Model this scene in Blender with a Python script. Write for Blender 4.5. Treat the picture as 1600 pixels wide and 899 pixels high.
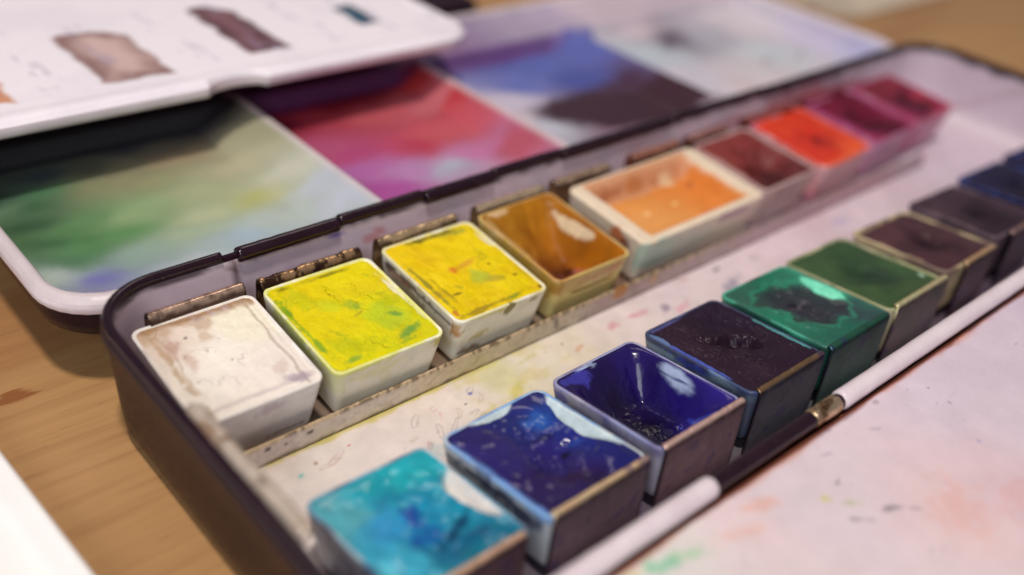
import bpy, math, random
import numpy as np

# ------------------------------------------------------------------ scene, camera, light
S = 0.001                       # the builder works in millimetres
sc = bpy.context.scene
for o in list(bpy.data.objects):
    bpy.data.objects.remove(o)
COL = sc.collection

from mathutils import Matrix, Vector
cam_d = bpy.data.cameras.new('camera')
cam = bpy.data.objects.new('camera', cam_d)
COL.objects.link(cam)
AZ, EL, RO = math.radians(44.513706), math.radians(33.143612), math.radians(7.092978)
fwd = Vector((math.cos(EL)*math.cos(AZ), math.cos(EL)*math.sin(AZ), -math.sin(EL)))
right = fwd.cross(Vector((0, 0, 1))).normalized()
up = right.cross(fwd)
r2 = right*math.cos(RO) + up*math.sin(RO)
u2 = -right*math.sin(RO) + up*math.cos(RO)
m = Matrix((r2, u2, -fwd)).transposed().to_4x4()
m.translation = Vector((-12.57759, -101.35276, 77.6501))*S
cam.matrix_world = m
cam_d.sensor_width = 36.0
cam_d.lens = 1564.8364/1600*36
cam_d.clip_start = 0.003
cam_d.clip_end = 20
cam_d.dof.use_dof = True
cam_d.dof.focus_distance = 0.1335
cam_d.dof.aperture_fstop = 8.0
sc.camera = cam

w = bpy.data.worlds.new('World')
sc.world = w
w.use_nodes = True
bg = w.node_tree.nodes['Background']
bg.inputs[0].default_value = (0.84, 0.80, 0.90, 1)
bg.inputs[1].default_value = 0.18

def lamp(name, loc, target, size, power, color):
    d = bpy.data.lights.new(name, 'AREA')
    d.shape = 'DISK'
    d.size = size*S
    d.energy = power
    d.color = color
    o = bpy.data.objects.new(name, d)
    COL.objects.link(o)
    o.location = Vector(loc)*S
    o.rotation_euler = (Vector(target)-Vector(loc)).to_track_quat('-Z', 'Y').to_euler()
    return o
lamp('desk_lamp', (-60, -130, 700), (80, -20, 0), 62, 3.6, (1.0, 0.92, 0.82))
lamp('added_back_light', (420, 420, 700), (80, -20, 0), 260, 0.6, (1.0, 0.86, 0.82))  # weak light added from behind for rim highlights

lamp('added_fill', (-470, -400, 430), (80, -20, 0), 380, 2.4, (0.93, 0.96, 1.0))  # soft fill added on the camera side to lift lining and pan fronts

sc.view_settings.view_transform = 'Standard'
sc.view_settings.look = 'None'
sc.view_settings.exposure = 0.0
sc.view_settings.gamma = 1.0

# ------------------------------------------------------------------ numeric helpers
def lin(c):
    c = np.asarray(c, float)/255.0
    return np.where(c <= 0.04045, c/12.92, ((c+0.055)/1.055)**2.4)

def vnoise(x, y, seed=0):
    x = np.asarray(x, float); y = np.asarray(y, float)
    xi = np.floor(x).astype(np.int64); yi = np.floor(y).astype(np.int64)
    xf = x-xi; yf = y-yi
    def h(a, b):
        n = (a*374761393 + b*668265263 + seed*974634777) & 0xffffffff
        n = ((n ^ (n >> 13))*1274126177) & 0xffffffff
        n = n ^ (n >> 16)
        return (n & 0xffff)/65535.0
    ux = xf*xf*xf*(xf*(xf*6-15)+10); uy = yf*yf*yf*(yf*(yf*6-15)+10)
    return ((h(xi, yi)*(1-ux)+h(xi+1, yi)*ux)*(1-uy) + (h(xi, yi+1)*(1-ux)+h(xi+1, yi+1)*ux)*uy)*2-1

def fbm(x, y, seed=0, oct=5, gain=0.5):
    a, s, n = 1.0, 0.0, 0.0
    c, t = math.cos(0.6), math.sin(0.6)
    for i in range(oct):
        s = s + a*vnoise(x, y, seed+i*17)
        n += a; a *= gain
        x, y = (x*c-y*t)*2.03+3.1, (x*t+y*c)*2.03-1.7
    return s/n*1.6

def ss(a, b, x):
    t = np.clip((x-a)/(b-a), 0, 1)
    return t*t*(3-2*t)

def mixc(c, d, m):
    m = np.clip(m, 0, 1)[:, None]
    return c*(1-m) + np.asarray(d)[None, :3]*m if np.ndim(d) == 1 else c*(1-m)+d*m

def shep(x, y, samples, sy=1.0, p=1.6, eps=None, warp=0.0, wf=1.0, seed=0):
    """blend of scattered colour samples (x, y, rgb) like washes running together"""
    if warp:
        x = x + warp*fbm(x*wf, y*wf, seed+3); y = y + warp*fbm(x*wf+9, y*wf+5, seed+8)
    num = np.zeros((len(x), 3)); den = np.zeros(len(x))
    for (a, b, c) in samples:
        d2 = (x-a)**2 + ((y-b)*sy)**2
        wgt = 1.0/(d2+eps)**p
        num += wgt[:, None]*lin(c)[None, :]; den += wgt
    return num/den[:, None]

def spots(c, x, y, lst, wob=0.35, wf=1.0, seed=0, soft=0.4):
    """(x, y, rx, ry, angle, rgb, strength) blotches with ragged edges"""
    for i, (a, b, rx, ry, an, col, st) in enumerate(lst):
        dx, dy = x-a, y-b
        ca, sa = math.cos(math.radians(an)), math.sin(math.radians(an))
        d = np.sqrt(((dx*ca+dy*sa)/rx)**2+((-dx*sa+dy*ca)/ry)**2)
        d = d + wob*fbm(x*wf+i*7.3, y*wf-i*3.1, seed+i, 6, 0.62)
        c = mixc(c, lin(col), st*ss(1.05, 1.05-soft, d))
    return c

def lines(c, x, y, segs, width, col, st, wob=0.3, wf=1.0, seed=0):
    """thin wandering hairlines / cracks through poly-lines"""
    wx = x + wob*fbm(x*wf, y*wf, seed+1, 4); wy = y + wob*fbm(x*wf+11, y*wf+4, seed+2, 4)
    d = np.full(len(x), 1e9)
    for pl in segs:
        for (ax, ay), (bx, by) in zip(pl[:-1], pl[1:]):
            vx, vy = bx-ax, by-ay
            t = np.clip(((wx-ax)*vx+(wy-ay)*vy)/(vx*vx+vy*vy+1e-12), 0, 1)
            d = np.minimum(d, np.hypot(wx-ax-t*vx, wy-ay-t*vy))
    return mixc(c, lin(col), st*ss(width, width*0.35, d)), d

def grain(c, x, y, f, amt, seed=0):
    return np.clip(c*(1+amt*fbm(x*f, y*f, seed, 5))[:, None], 0, 1)

# ------------------------------------------------------------------ mesh helpers (all take mm)
def link_mesh(name, verts, faces, mat, parent=None, col=None, rough=None, smooth=True):
    me = bpy.data.meshes.new(name)
    me.from_pydata((np.asarray(verts)*S).tolist(), [], [tuple(int(i) for i in f) for f in faces])
    me.validate()
    if smooth:
        me.polygons.foreach_set('use_smooth', [True]*len(me.polygons))
    if col is not None:
        a = me.color_attributes.new('wash', 'FLOAT_COLOR', 'POINT')
        rgba = np.ones((len(verts), 4))
        rgba[:, :3] = col
        rgba[:, 3] = 0.45 if rough is None else rough
        a.data.foreach_set('color', rgba.ravel())
    me.materials.append(mat)
    me.update()
    o = bpy.data.objects.new(name, me)
    COL.objects.link(o)
    if parent is not None:
        o.parent = parent
    return o

def thing(name, label, cat, loc=(0, 0, 0), rot=(0, 0, 0), group=None):
    o = bpy.data.objects.new(name, None)
    o.empty_display_size = 0.005
    COL.objects.link(o)
    o.location = Vector(loc)*S
    o.rotation_euler = rot
    return tag(o, label, cat, group)

def tag(o, label, cat, group=None):
    o['label'] = label; o['category'] = cat
    if group: o['group'] = group
    return o

def rloop(cx, cy, hw, hd, r, n, corner_res=10):
    """closed rounded-rectangle loop, n points evenly spaced by arc length, CCW"""
    r = max(min(r, hw-1e-3, hd-1e-3), 1e-3)
    pts = []
    for sx, sy, a0 in ((1, 1, 0), (-1, 1, 90), (-1, -1, 180), (1, -1, 270)):
        for k in range(corner_res+1):
            a = math.radians(a0+90*k/corner_res)
            pts.append((cx+sx*(hw-r)+r*math.cos(a), cy+sy*(hd-r)+r*math.sin(a)))
    p = np.array(pts+[pts[0]])
    L = np.concatenate([[0], np.cumsum(np.hypot(*np.diff(p, axis=0).T))])
    t = np.linspace(0, L[-1], n, endpoint=False)
    return np.stack([np.interp(t, L, p[:, 0]), np.interp(t, L, p[:, 1])], 1)

def loft(loops, cap_first=False, cap_last=False):
    n = len(loops[0])
    v = np.concatenate(loops)
    f = []
    for k in range(len(loops)-1):
        for i in range(n):
            j = (i+1) % n
            f.append((k*n+i, k*n+j, (k+1)*n+j, (k+1)*n+i))
    if cap_first: f.append(tuple(range(n))[::-1])
    if cap_last: f.append(tuple(range((len(loops)-1)*n, len(loops)*n)))
    return v, f

def rect_stack(cx, cy, hw, hd, r, n, prof):
    """prof: (z, inset) pairs -> loops of a rounded box"""
    out = []
    for z, ins in prof:
        p = rloop(cx, cy, hw-ins, hd-ins, max(r-ins*0.6, 0.25), n)
        out.append(np.column_stack([p, np.full(n, z)]))
    return out

def rr_grid(cx, cy, hw, hd, r, nx, ny, edge=1.0):
    """grid of points filling a rounded rectangle; returns x, y, m (0 centre..1 border), faces, s, t"""
    s = np.linspace(-1, 1, nx); t = np.linspace(-1, 1, ny)
    Sg, Tg = np.meshgrid(s, t)
    X = (Sg*hw).ravel(); Y = (Tg*hd).ravel()
    mm = np.maximum(np.abs(X)/hw, np.abs(Y)/hd)
    ms = np.maximum(mm, 1e-6)
    px, py = np.abs(X)/ms, np.abs(Y)/ms
    cxx, cyy = hw-r, hd-r
    k = np.ones_like(px)
    inc = (px > cxx) & (py > cyy)
    pc = px*cxx+py*cyy; pp = px*px+py*py; cc = cxx*cxx+cyy*cyy
    disc = np.maximum(pc*pc-pp*(cc-r*r), 0)
    k = np.where(inc, np.minimum(1, (pc+np.sqrt(disc))/pp), 1)
    sc_ = 1-(1-k)*ms**6
    X, Y = X*sc_, Y*sc_
    idx = np.arange(nx*ny).reshape(ny, nx)
    f = np.stack([idx[:-1, :-1], idx[:-1, 1:], idx[1:, 1:], idx[1:, :-1]], -1).reshape(-1, 4)
    return X+cx, Y+cy, mm, f, Sg.ravel(), Tg.ravel()

def edge_dist(x, y, cx, cy, hw, hd, r):
    """distance inwards from a rounded-rectangle outline"""
    qx = np.abs(x-cx)-(hw-r); qy = np.abs(y-cy)-(hd-r)
    return r-(np.hypot(np.maximum(qx, 0), np.maximum(qy, 0))+np.minimum(np.maximum(qx, qy), 0))

def tube(path, rad, n=16, caps=True, squash=1.0):
    path = np.asarray(path, float)
    tg = np.gradient(path, axis=0)
    tg /= np.linalg.norm(tg, axis=1)[:, None]
    loops = []
    rad = np.broadcast_to(rad, len(path))
    for p, t, r in zip(path, tg, rad):
        side = np.cross(t, [0, 0, 1.0]); side /= np.linalg.norm(side)
        upv = np.cross(side, t)
        a = np.linspace(0, 2*np.pi, n, endpoint=False)
        loops.append(p+r*(np.cos(a)[:, None]*side+squash*np.sin(a)[:, None]*upv))
    return loft(loops, caps, caps)

def rod_x(x0, x1, y, z, r, bev=0.35, n=28, seg=40, wob=0.0, seed=0):
    xs = np.concatenate([[x0, x0+bev*0.3], np.linspace(x0+bev, x1-bev, seg), [x1-bev*0.3, x1]])
    rr = np.full(len(xs), r); rr[0] = rr[-1] = r-bev; rr[1] = rr[-2] = r-bev*0.3
    rr = rr + wob*fbm(xs*0.7, xs*0+seed, seed)
    a = np.linspace(0, 2*np.pi, n, endpoint=False)
    loops = [np.column_stack([np.full(n, x), y+q*np.cos(a), z+q*np.sin(a)]) for x, q in zip(xs, rr)]
    return loft(loops, True, True)

def strip_x(profile, x0, x1, seg, th, wob=0.0, seed=0):
    """bent sheet: (y, z) profile swept along x with thickness th"""
    p = np.asarray(profile, float)
    # resample
    L = np.concatenate([[0], np.cumsum(np.hypot(*np.diff(p, axis=0).T))])
    t = np.linspace(0, L[-1], max(18, len(p)*4))
    py, pz = np.interp(t, L, p[:, 0]), np.interp(t, L, p[:, 1])
    for _ in range(2):
        py[1:-1] = (py[:-2]+2*py[1:-1]+py[2:])/4; pz[1:-1] = (pz[:-2]+2*pz[1:-1]+pz[2:])/4
    ty, tz = np.gradient(py), np.gradient(pz)
    l = np.hypot(ty, tz); ny, nz = -tz/l, ty/l
    oy = np.concatenate([py+ny*th/2, (py-ny*th/2)[::-1]]); oz = np.concatenate([pz+nz*th/2, (pz-nz*th/2)[::-1]])
    loops = []
    tt = np.concatenate([t, t[::-1]])
    for x in np.linspace(x0, x1, seg):
        d = wob*fbm(np.full(len(oy), x*0.9)+seed*5, tt*0.8, seed, 4)
        loops.append(np.column_stack([np.full(len(oy), x), oy+d*0.6, oz+d]))
    return loft(loops, True, True)

# ------------------------------------------------------------------ materials
def new_mat(name):
    mt = bpy.data.materials.new(name); mt.use_nodes = True
    nt = mt.node_tree
    return mt, nt, nt.nodes['Principled BSDF']

def mm_coords(nt, scale=(1000, 1000, 1000)):
    tc = nt.nodes.new('ShaderNodeTexCoord'); mp = nt.nodes.new('ShaderNodeMapping')
    mp.inputs['Scale'].default_value = scale
    nt.links.new(tc.outputs['Object'], mp.inputs[0])
    return mp.outputs[0]

def noise(nt, vec, scale, detail=5, rough=0.55, dist=0.0):
    n = nt.nodes.new('ShaderNodeTexNoise')
    n.inputs['Scale'].default_value = scale; n.inputs['Detail'].default_value = detail
    n.inputs['Roughness'].default_value = rough; n.inputs['Distortion'].default_value = dist
    nt.links.new(vec, n.inputs['Vector'])
    return n.outputs['Fac']

def ramp(nt, fac, stops):
    r = nt.nodes.new('ShaderNodeValToRGB')
    e = r.color_ramp.elements
    e[0].position, e[0].color = stops[0][0], (*stops[0][1], 1)
    e[1].position, e[1].color = stops[-1][0], (*stops[-1][1], 1)
    for p, c in stops[1:-1]:
        k = e.new(p); k.color = (*c, 1)
    nt.links.new(fac, r.inputs[0])
    return r.outputs[0]

def bump(nt, bs, h, dist, strength=1.0):
    b = nt.nodes.new('ShaderNodeBump')
    b.inputs['Strength'].default_value = strength; b.inputs['Distance'].default_value = dist*S
    nt.links.new(h, b.inputs['Height']); nt.links.new(b.outputs[0], bs.inputs['Normal'])

def mixrgb(nt, fac, a, b, mode='MIX'):
    n = nt.nodes.new('ShaderNodeMix'); n.data_type = 'RGBA'; n.blend_type = mode
    for sock, v in ((n.inputs[0], fac), (n.inputs[6], a), (n.inputs[7], b)):
        if hasattr(v, 'node'): nt.links.new(v, sock)
        elif isinstance(v, (int, float)): sock.default_value = v
        else: sock.default_value = (*v, 1)
    return n.outputs[2]

def wash_mat(name, bump_amt, bump_scale, spec=0.5, fine=0.16, coat=0.0, rough_add=0.0):
    """surface whose washes of pigment are stored per vertex; alpha is the roughness"""
    mt, nt, bs = new_mat(name)
    at = nt.nodes.new('ShaderNodeAttribute'); at.attribute_name = 'wash'
    v = mm_coords(nt)
    f = noise(nt, v, 1.7, 8, 0.65)
    g = ramp(nt, f, [(0.25, (1-fine*2,)*3), (0.5, (1-fine*0.3,)*3), (0.75, (1+fine*0.4,)*3)])
    nt.links.new(mixrgb(nt, 1.0, at.outputs['Color'], g, 'MULTIPLY'), bs.inputs['Base Color'])
    ad = nt.nodes.new('ShaderNodeMath'); ad.operation = 'MULTIPLY_ADD'
    nt.links.new(f, ad.inputs[0]); ad.inputs[1].default_value = 0.25
    ad2 = nt.nodes.new('ShaderNodeMath'); ad2.operation = 'ADD'
    nt.links.new(at.outputs['Alpha'], ad.inputs[2]); nt.links.new(ad.outputs[0], ad2.inputs[0]); ad2.inputs[1].default_value = -0.12+rough_add
    nt.links.new(ad2.outputs[0], bs.inputs['Roughness'])
    bs.inputs['Specular IOR Level'].default_value = spec
    bs.inputs['Coat Weight'].default_value = coat
    bs.inputs['Coat Roughness'].default_value = 0.18
    bump(nt, bs, noise(nt, v, bump_scale, 8, 0.62), bump_amt)
    return mt

M_paint = wash_mat('dried_paint', 0.05, 0.8, 0.14, 0.05)
M_wet = wash_mat('glossy_paint', 0.018, 0.7, 0.40, 0.08, 0.0)
M_cup = wash_mat('pan_plastic', 0.012, 0.6, 0.45, 0.03)
M_enamel = wash_mat('stained_enamel', 0.012, 1.0, 0.4, 0.03)
M_metal_wash = wash_mat('stained_sheet_metal', 0.02, 1.2, 0.6, 0.08)
M_metal_wash.node_tree.nodes['Principled BSDF'].inputs['Metallic'].default_value = 0.35

M_clip = wash_mat('worn_clip_metal', 0.025, 1.3, 0.6, 0.08)
M_clip.node_tree.nodes['Principled BSDF'].inputs['Metallic'].default_value = 0.8

def metal_mat(name, stops, rough=(0.25, 0.6), scale=0.9, bmp=0.12, metallic=0.9):
    mt, nt, bs = new_mat(name)
    v = mm_coords(nt, (420, 1000, 1000))
    f = noise(nt, v, scale, 9, 0.68, 0.4)
    nt.links.new(ramp(nt, f, stops), bs.inputs['Base Color'])
    rr = ramp(nt, noise(nt, v, scale*1.7, 6), [(0.35, (rough[0],)*3), (0.7, (rough[1],)*3)])
    nt.links.new(rr, bs.inputs['Roughness'])
    bs.inputs['Metallic'].default_value = metallic
    bump(nt, bs, f, bmp)
    return mt
M_brass = metal_mat('worn_brass', [(0.30, (0.03, 0.015, 0.01)), (0.42, (0.25, 0.14, 0.06)), (0.55, (0.75, 0.55, 0.35)), (0.75, (0.85, 0.68, 0.5))], (0.18, 0.45))

def black_mat():
    mt, nt, bs = new_mat('black_enamel')
    v = mm_coords(nt)
    f = noise(nt, v, 0.35, 7, 0.6)
    nt.links.new(ramp(nt, f, [(0.3, (0.012, 0.003, 0.008)), (0.55, (0.017, 0.0048, 0.011)), (0.8, (0.027, 0.008, 0.016))]), bs.inputs['Base Color'])
    nt.links.new(ramp(nt, noise(nt, v, 1.5, 8, 0.7), [(0.3, (0.28,)*3), (0.75, (0.5,)*3)]), bs.inputs['Roughness'])
    bs.inputs['Specular IOR Level'].default_value = 0.16
    bump(nt, bs, noise(nt, v, 2.5, 5), 0.012)
    return mt
M_black = black_mat()
M_gloss = black_mat(); M_gloss.name = 'glossy_black_enamel'
_nt = M_gloss.node_tree; _bs = _nt.nodes['Principled BSDF']; _old = _bs.inputs['Base Color'].links[0].from_socket
_chip = ramp(_nt, noise(_nt, mm_coords(_nt), 1.3, 8, 0.7), [(0.66, (0, 0, 0)), (0.70, (1, 1, 1))])
_nt.links.new(mixrgb(_nt, _chip, _old, (0.20, 0.12, 0.09)), _bs.inputs['Base Color'])
for nd in M_gloss.node_tree.nodes:
    if nd.type == 'BSDF_PRINCIPLED':
                nd.inputs['Specular IOR Level'].default_value = 0.45
    if nd.type == 'VALTORGB' and nd.outputs[0].links and nd.outputs[0].links[0].to_socket.name == 'Roughness':
        nd.color_ramp.elements[0].color = (0.13,)*3+(1,); nd.color_ramp.elements[1].color = (0.26,)*3+(1,)

def white_mat(name, a, b, rough=0.25):
    mt, nt, bs = new_mat(name)
    v = mm_coords(nt)
    nt.links.new(ramp(nt, noise(nt, v, 0.12, 7, 0.6), [(0.35, a), (0.7, b)]), bs.inputs['Base Color'])
    bs.inputs['Roughness'].default_value = rough
    bump(nt, bs, noise(nt, v, 0.8, 4), 0.02)
    return mt
M_white_enamel = white_mat('white_enamel', tuple(lin((214, 198, 206))), tuple(lin((232, 220, 226))))
M_white_plastic = white_mat('white_plastic', tuple(lin((246, 242, 240))), tuple(lin((250, 247, 245))), 0.35)

def wood_mat():
    mt, nt, bs = new_mat('table_wood')
    v = mm_coords(nt, (34, 900, 900))
    v2 = mm_coords(nt, (120, 1800, 1800))
    vb = mm_coords(nt, (6, 40, 40))
    big = noise(nt, vb, 1.0, 4, 0.5, 0.3)
    f = noise(nt, v, 0.6, 9, 0.62, 0.5)
    c1 = ramp(nt, f, [(0.25, tuple(lin((164, 122, 80)))), (0.45, tuple(lin((178, 136, 90)))), (0.6, tuple(lin((184, 142, 95)))), (0.8, tuple(lin((194, 153, 105))))])
    pores = ramp(nt, noise(nt, v2, 1.1, 6, 0.7), [(0.30, (0.42, 0.32, 0.28)), (0.40, (1, 1, 1)), (1.0, (1, 1, 1))])
    c2 = mixrgb(nt, 0.62, c1, pores, 'MULTIPLY')
    tint = ramp(nt, big, [(0.35, (0.82, 0.72, 0.68)), (0.5, (0.98, 0.96, 0.94)), (0.7, (1.05, 1.02, 0.98))])
    c3 = mixrgb(nt, 1.0, c2, tint, 'MULTIPLY')
    # reddish-brown stain beside the lid, deepened with the lid's shadow painted in
    vs = mm_coords(nt)
    mp = nt.nodes.new('ShaderNodeMapping'); mp.vector_type = 'POINT'
    mp.inputs['Location'].default_value = (-13, -13.5, 0)
    nt.links.new(vs, mp.inputs[0])
    mp2 = nt.nodes.new('ShaderNodeMapping'); mp2.inputs['Scale'].default_value = (0.10, 0.16, 0.0)
    nt.links.new(mp.outputs[0], mp2.inputs[0])
    ln = nt.nodes.new('ShaderNodeVectorMath'); ln.operation = 'LENGTH'
    nt.links.new(mp2.outputs[0], ln.inputs[0])
    ad = nt.nodes.new('ShaderNodeMath'); ad.operation = 'MULTIPLY_ADD'
    nt.links.new(noise(nt, v, 0.5, 6, 0.6), ad.inputs[0]); ad.inputs[1].default_value = 1.6; nt.links.new(ln.outputs['Value'], ad.inputs[2])
    st = ramp(nt, ad.outputs[0], [(0.9, (1, 1, 1)), (1.7, (0, 0, 0))])
    sx = nt.nodes.new('ShaderNodeMath'); sx.operation = 'MULTIPLY'; nt.links.new(st, sx.inputs[0]); sx.inputs[1].default_value = 0.95
    c4 = mixrgb(nt, sx.outputs[0], c3, mixrgb(nt, 1.0, c3, (0.62, 0.40, 0.30), 'MULTIPLY'))
    nt.links.new(c4, bs.inputs['Base Color'])
    bs.inputs['Roughness'].default_value = 0.48
    bump(nt, bs, f, 0.08)
    return mt
M_wood = wood_mat()

# ------------------------------------------------------------------ the table
TZ = -13.4
tb = link_mesh('table_top', [(-900, -900, TZ), (1500, -900, TZ), (1500, 1500, TZ), (-900, 1500, TZ)], [(0, 1, 2, 3)], M_wood)
tb['kind'] = 'structure'

# ------------------------------------------------------------------ the paint box: shell, lining, floor
BX0, BX1, BY0, BY1 = 20.4, 227.0, -61.4, 4.9
bcx, bcy, bhw, bhd = (BX0+BX1)/2, (BY0+BY1)/2, (BX1-BX0)/2, (BY1-BY0)/2
box = thing('paint_box', 'long black tin watercolour box lying open with white enamel inside', 'paint box')

def drop_front(v, top=4.0, low=0.2):
    """the near long side is lower, where the leaf is hinged"""
    k = ss(-55.0, -60.2, v[:, 1])*ss(-6.0, 0.0, v[:, 2])
    v[:, 2] = v[:, 2]-k*np.maximum(v[:, 2]-low, 0)
    return v

N = 420
prof = [(-13.2, 6.0), (-13.3, 3.6), (-13.0, 2.4), (-12.2, 1.35), (-11.0, 0.85), (-8, 0.6), (-3, 0.35), (1.2, 0.15), (1.7, 0.0), (2.1, -0.25), (3.0, -0.35), (3.7, -0.2), (4.05, 0.15), (4.0, 0.55), (3.5, 0.75), (2.6, 0.8), (1.5, 0.8)]
v, f = loft(rect_stack(bcx, bcy, bhw, bhd, 9.5, N, prof), True)
link_mesh('box_shell', drop_front(v), f, M_black, box)

# rolled rim round the ends
pr = rloop(bcx, bcy, bhw-0.55, bhd-0.55, 9.0, 900)
def rim_path(lo, hi, keep):
    p = pr[keep]
    return p
left = pr[(pr[:, 0] < 39.6) & (pr[:, 1] > -56)]
left = left[np.lexsort((left[:, 1],))] if False else left
def order(p, c):
    a = np.unwrap(np.arctan2(p[:, 1]-c[1], p[:, 0]-c[0])) if False else np.mod(np.arctan2(p[:, 1]-c[1], p[:, 0]-c[0]), 2*np.pi)
    return p[np.argsort(a)]
lp = order(left, (39.6, -56.0))
zz = 4.15+0.06*fbm(np.arange(len(lp))*0.05, np.zeros(len(lp)), 3)
v, f = tube(np.column_stack([lp, zz]), 0.72, 14)
link_mesh('rolled_rim', v, f, M_gloss, box)
rp = pr[(pr[:, 0] > 217) & (pr[:, 1] > -56)]
a = np.arctan2(rp[:, 1]+56, rp[:, 0]-217)
rp = rp[np.argsort(-a)]
v, f = tube(np.column_stack([rp, np.full(len(rp), 4.15)]), 0.72, 14)
link_mesh('rolled_rim', v, f, M_gloss, box)

# white lining, a bright lavender-white enamel
prof = [(3.3, 0.78), (2.9, 0.95), (1, 1.05), (-4, 1.35), (-7.6, 1.7), (-9.2, 2.1), (-10.1, 2.8), (-10.55, 3.8), (-10.6, 5.2)]
fine = []
for (z0, i0), (z1, i1) in zip(prof[:-1], prof[1:]):
    k = max(2, int(abs(z1-z0)/0.8)+1)
    fine += [(z0+(z1-z0)*t/k, i0+(i1-i0)*t/k) for t in range(k)]
fine.append(prof[-1])
v, f = loft(rect_stack(bcx, bcy, bhw, bhd, 9.5, 520, fine))
f = [q[::-1] for q in f]
v = drop_front(v, 3.3, -0.4)
x, y, z = v.T
c = np.tile(lin((206, 188, 202)), (len(v), 1))
c = mixc(c, lin((222, 208, 214)), ss(-6, -10.5, z)*0.7)
c = mixc(c, lin((150, 118, 120)), 0.3*ss(0.3, 0.9, fbm(x*0.09, z*0.3+y*0.2, 5)))
c = mixc(c, lin((60, 40, 44)), 0.8*ss(2.6, 3.2, z+0.6*fbm(x*0.5, y*0.5, 9)))
c = spots(c, x, z, [(64, 0.2, 2.4, 0.9, 20, (190, 80, 70), .5), (50, -1, 3, 0.7, 0, (150, 120, 190), .3), (41, 2.4, 1.0, 1.4, 0, (90, 60, 50), .7),
                    (41.0, 0.8, 0.7, 2.2, 0, (70, 45, 45), .7), (57.5, 2.2, 1.2, .6, 0, (70, 60, 170), .9), (150, -1, 8, 2, 0, (190, 110, 120), .5), (175, 0, 12, 2.5, 0, (196, 80, 90), .6), (193, -1, 10, 2, 0, (180, 70, 95), .6)], 0.5, 0.6, 2)
link_mesh('box_lining', v, f, M_enamel, box, grain(c, x+z, y-z, 0.8, 0.05, 4), 0.4)

# floor between the two rows of pans, with splashes and dried drips
x, y, mm_, f, s_, t_ = rr_grid(bcx, bcy, bhw-3.9, bhd-3.9, 5.6, 760, 235)
z = np.full(len(x), -10.58)+0.03*fbm(x*0.1, y*0.1, 4)
lay = [(26, -26, (226, 214, 210)), (40, -23, (222, 212, 206)), (46, -28, (222, 208, 204)), (60, -23, (222, 208, 200)), (66, -22, (208, 200, 160)), (74, -24, (218, 206, 190)),
       (82, -22, (220, 206, 190)), (92, -24, (222, 206, 204)), (104, -23, (220, 202, 206)), (118, -22, (222, 204, 208)), (135, -22, (218, 198, 206)), (160, -24, (214, 196, 206)), (200, -24, (206, 188, 202)), (30, -10, (170, 140, 110)), (60, -8, (150, 110, 70)), (100, -8, (170, 120, 90)), (150, -8, (200, 150, 160)),
       (60, -45, (150, 140, 170)), (100, -45, (110, 150, 140)), (150, -45, (130, 110, 120))]
c = shep(x, y, lay, 1.0, 1.5, 4.0, 3.0, 0.12, 11)
c = mixc(c, lin((196, 180, 60)), 0.75*ss(-20.7, -19.9, y+0.5*fbm(x*0.4, y*0.4, 6))*ss(-19.0, -19.5, y)*ss(0.0, 0.5, fbm(x*0.09, y*0.05, 21)+0.35)*ss(78, 60, x))
c = mixc(c, lin((92, 66, 48)), 0.8*ss(-19.6, -18.6, y+0.5*fbm(x*0.3, y*0.3, 16))*ss(140, 110, x))
c = mixc(c, lin((205, 190, 120)), 0.5*ss(0.1, 0.7, fbm(x*0.16, y*0.2, 31))*ss(52, 62, x)*ss(88, 76, x))
c = spots(c, x, y, [(41.9, -22.5, .42, .28, 30, (190, 40, 60), 1), (36.8, -22.9, .42, .34, 0, (150, 100, 60), .9), (34.2, -23.7, .5, .3, 20, (70, 190, 180), .9),
                    (61.2, -23.3, .45, .32, 10, (50, 80, 180), 1), (59.2, -24.8, .3, .2, 40, (70, 60, 70), .9), (55, -24.6, 1.1, .35, 60, (200, 130, 150), .35),
                    (80, -22.3, .28, .2, 0, (80, 60, 70), .9), (76.5, -22.2, .3, .2, 0, (120, 100, 40), .9), (81.5, -24.5, 1.6, .6, 20, (205, 140, 90), .55),
                    (90, -23.3, 2.2, 1.0, 10, (200, 90, 120), .5), (96, -23.5, 2.4, .9, -10, (196, 80, 120), .55), (101, -24.5, 2.0, .9, 30, (110, 80, 120), .6),
                    (104, -26, 2.6, 1.0, 20, (215, 120, 150), .5), (117.9, -21.7, 1.0, .5, 10, (80, 60, 90), .8), (116, -26.5, 4.5, 1.8, 25, (100, 100, 140), .55),
                    (127, -22.8, 1.2, .7, 10, (90, 70, 100), .4), (153, -24, 3.0, 1.6, 10, (160, 150, 200), .35), (110, -20.7, 1.6, .5, 0, (190, 120, 90), .4),
                    (73, -22, 2.0, .7, 10, (190, 185, 120), .5), (67, -26.5, 2.4, 1.2, 20, (205, 190, 60), .55), (61, -28, 2.4, 1.4, 20, (200, 185, 90), .5), (48.5, -30, 3.5, 2, 10, (120, 190, 200), .3)], 0.6, 1.0, 40, 0.7)
def ring(cx, cy, rx, ry, an):
    ca, sa = math.cos(math.radians(an)), math.sin(math.radians(an))
    return [(cx+rx*math.cos(t)*ca-ry*math.sin(t)*sa, cy+rx*math.cos(t)*sa+ry*math.sin(t)*ca) for t in np.linspace(0, 6.28, 14)]
rs = random.Random(5)
rings = [ring(rs.uniform(34, 62), rs.uniform(-28.5, -21.8), rs.uniform(.4, 1.7), rs.uniform(.2, .45), rs.uniform(0, 60)) for _ in range(24)]
c, _ = lines(c, x, y, rings[:9], 0.17, (150, 138, 138), 0.4, 0.35, 0.35, 5)
c, _ = lines(c, x, y, rings[12:15], 0.17, (190, 140, 148), 0.4, 0.35, 0.35, 9)
c, _ = lines(c, x, y, rings[18:22], 0.17, (180, 155, 130), 0.4, 0.35, 0.35, 10)
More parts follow.
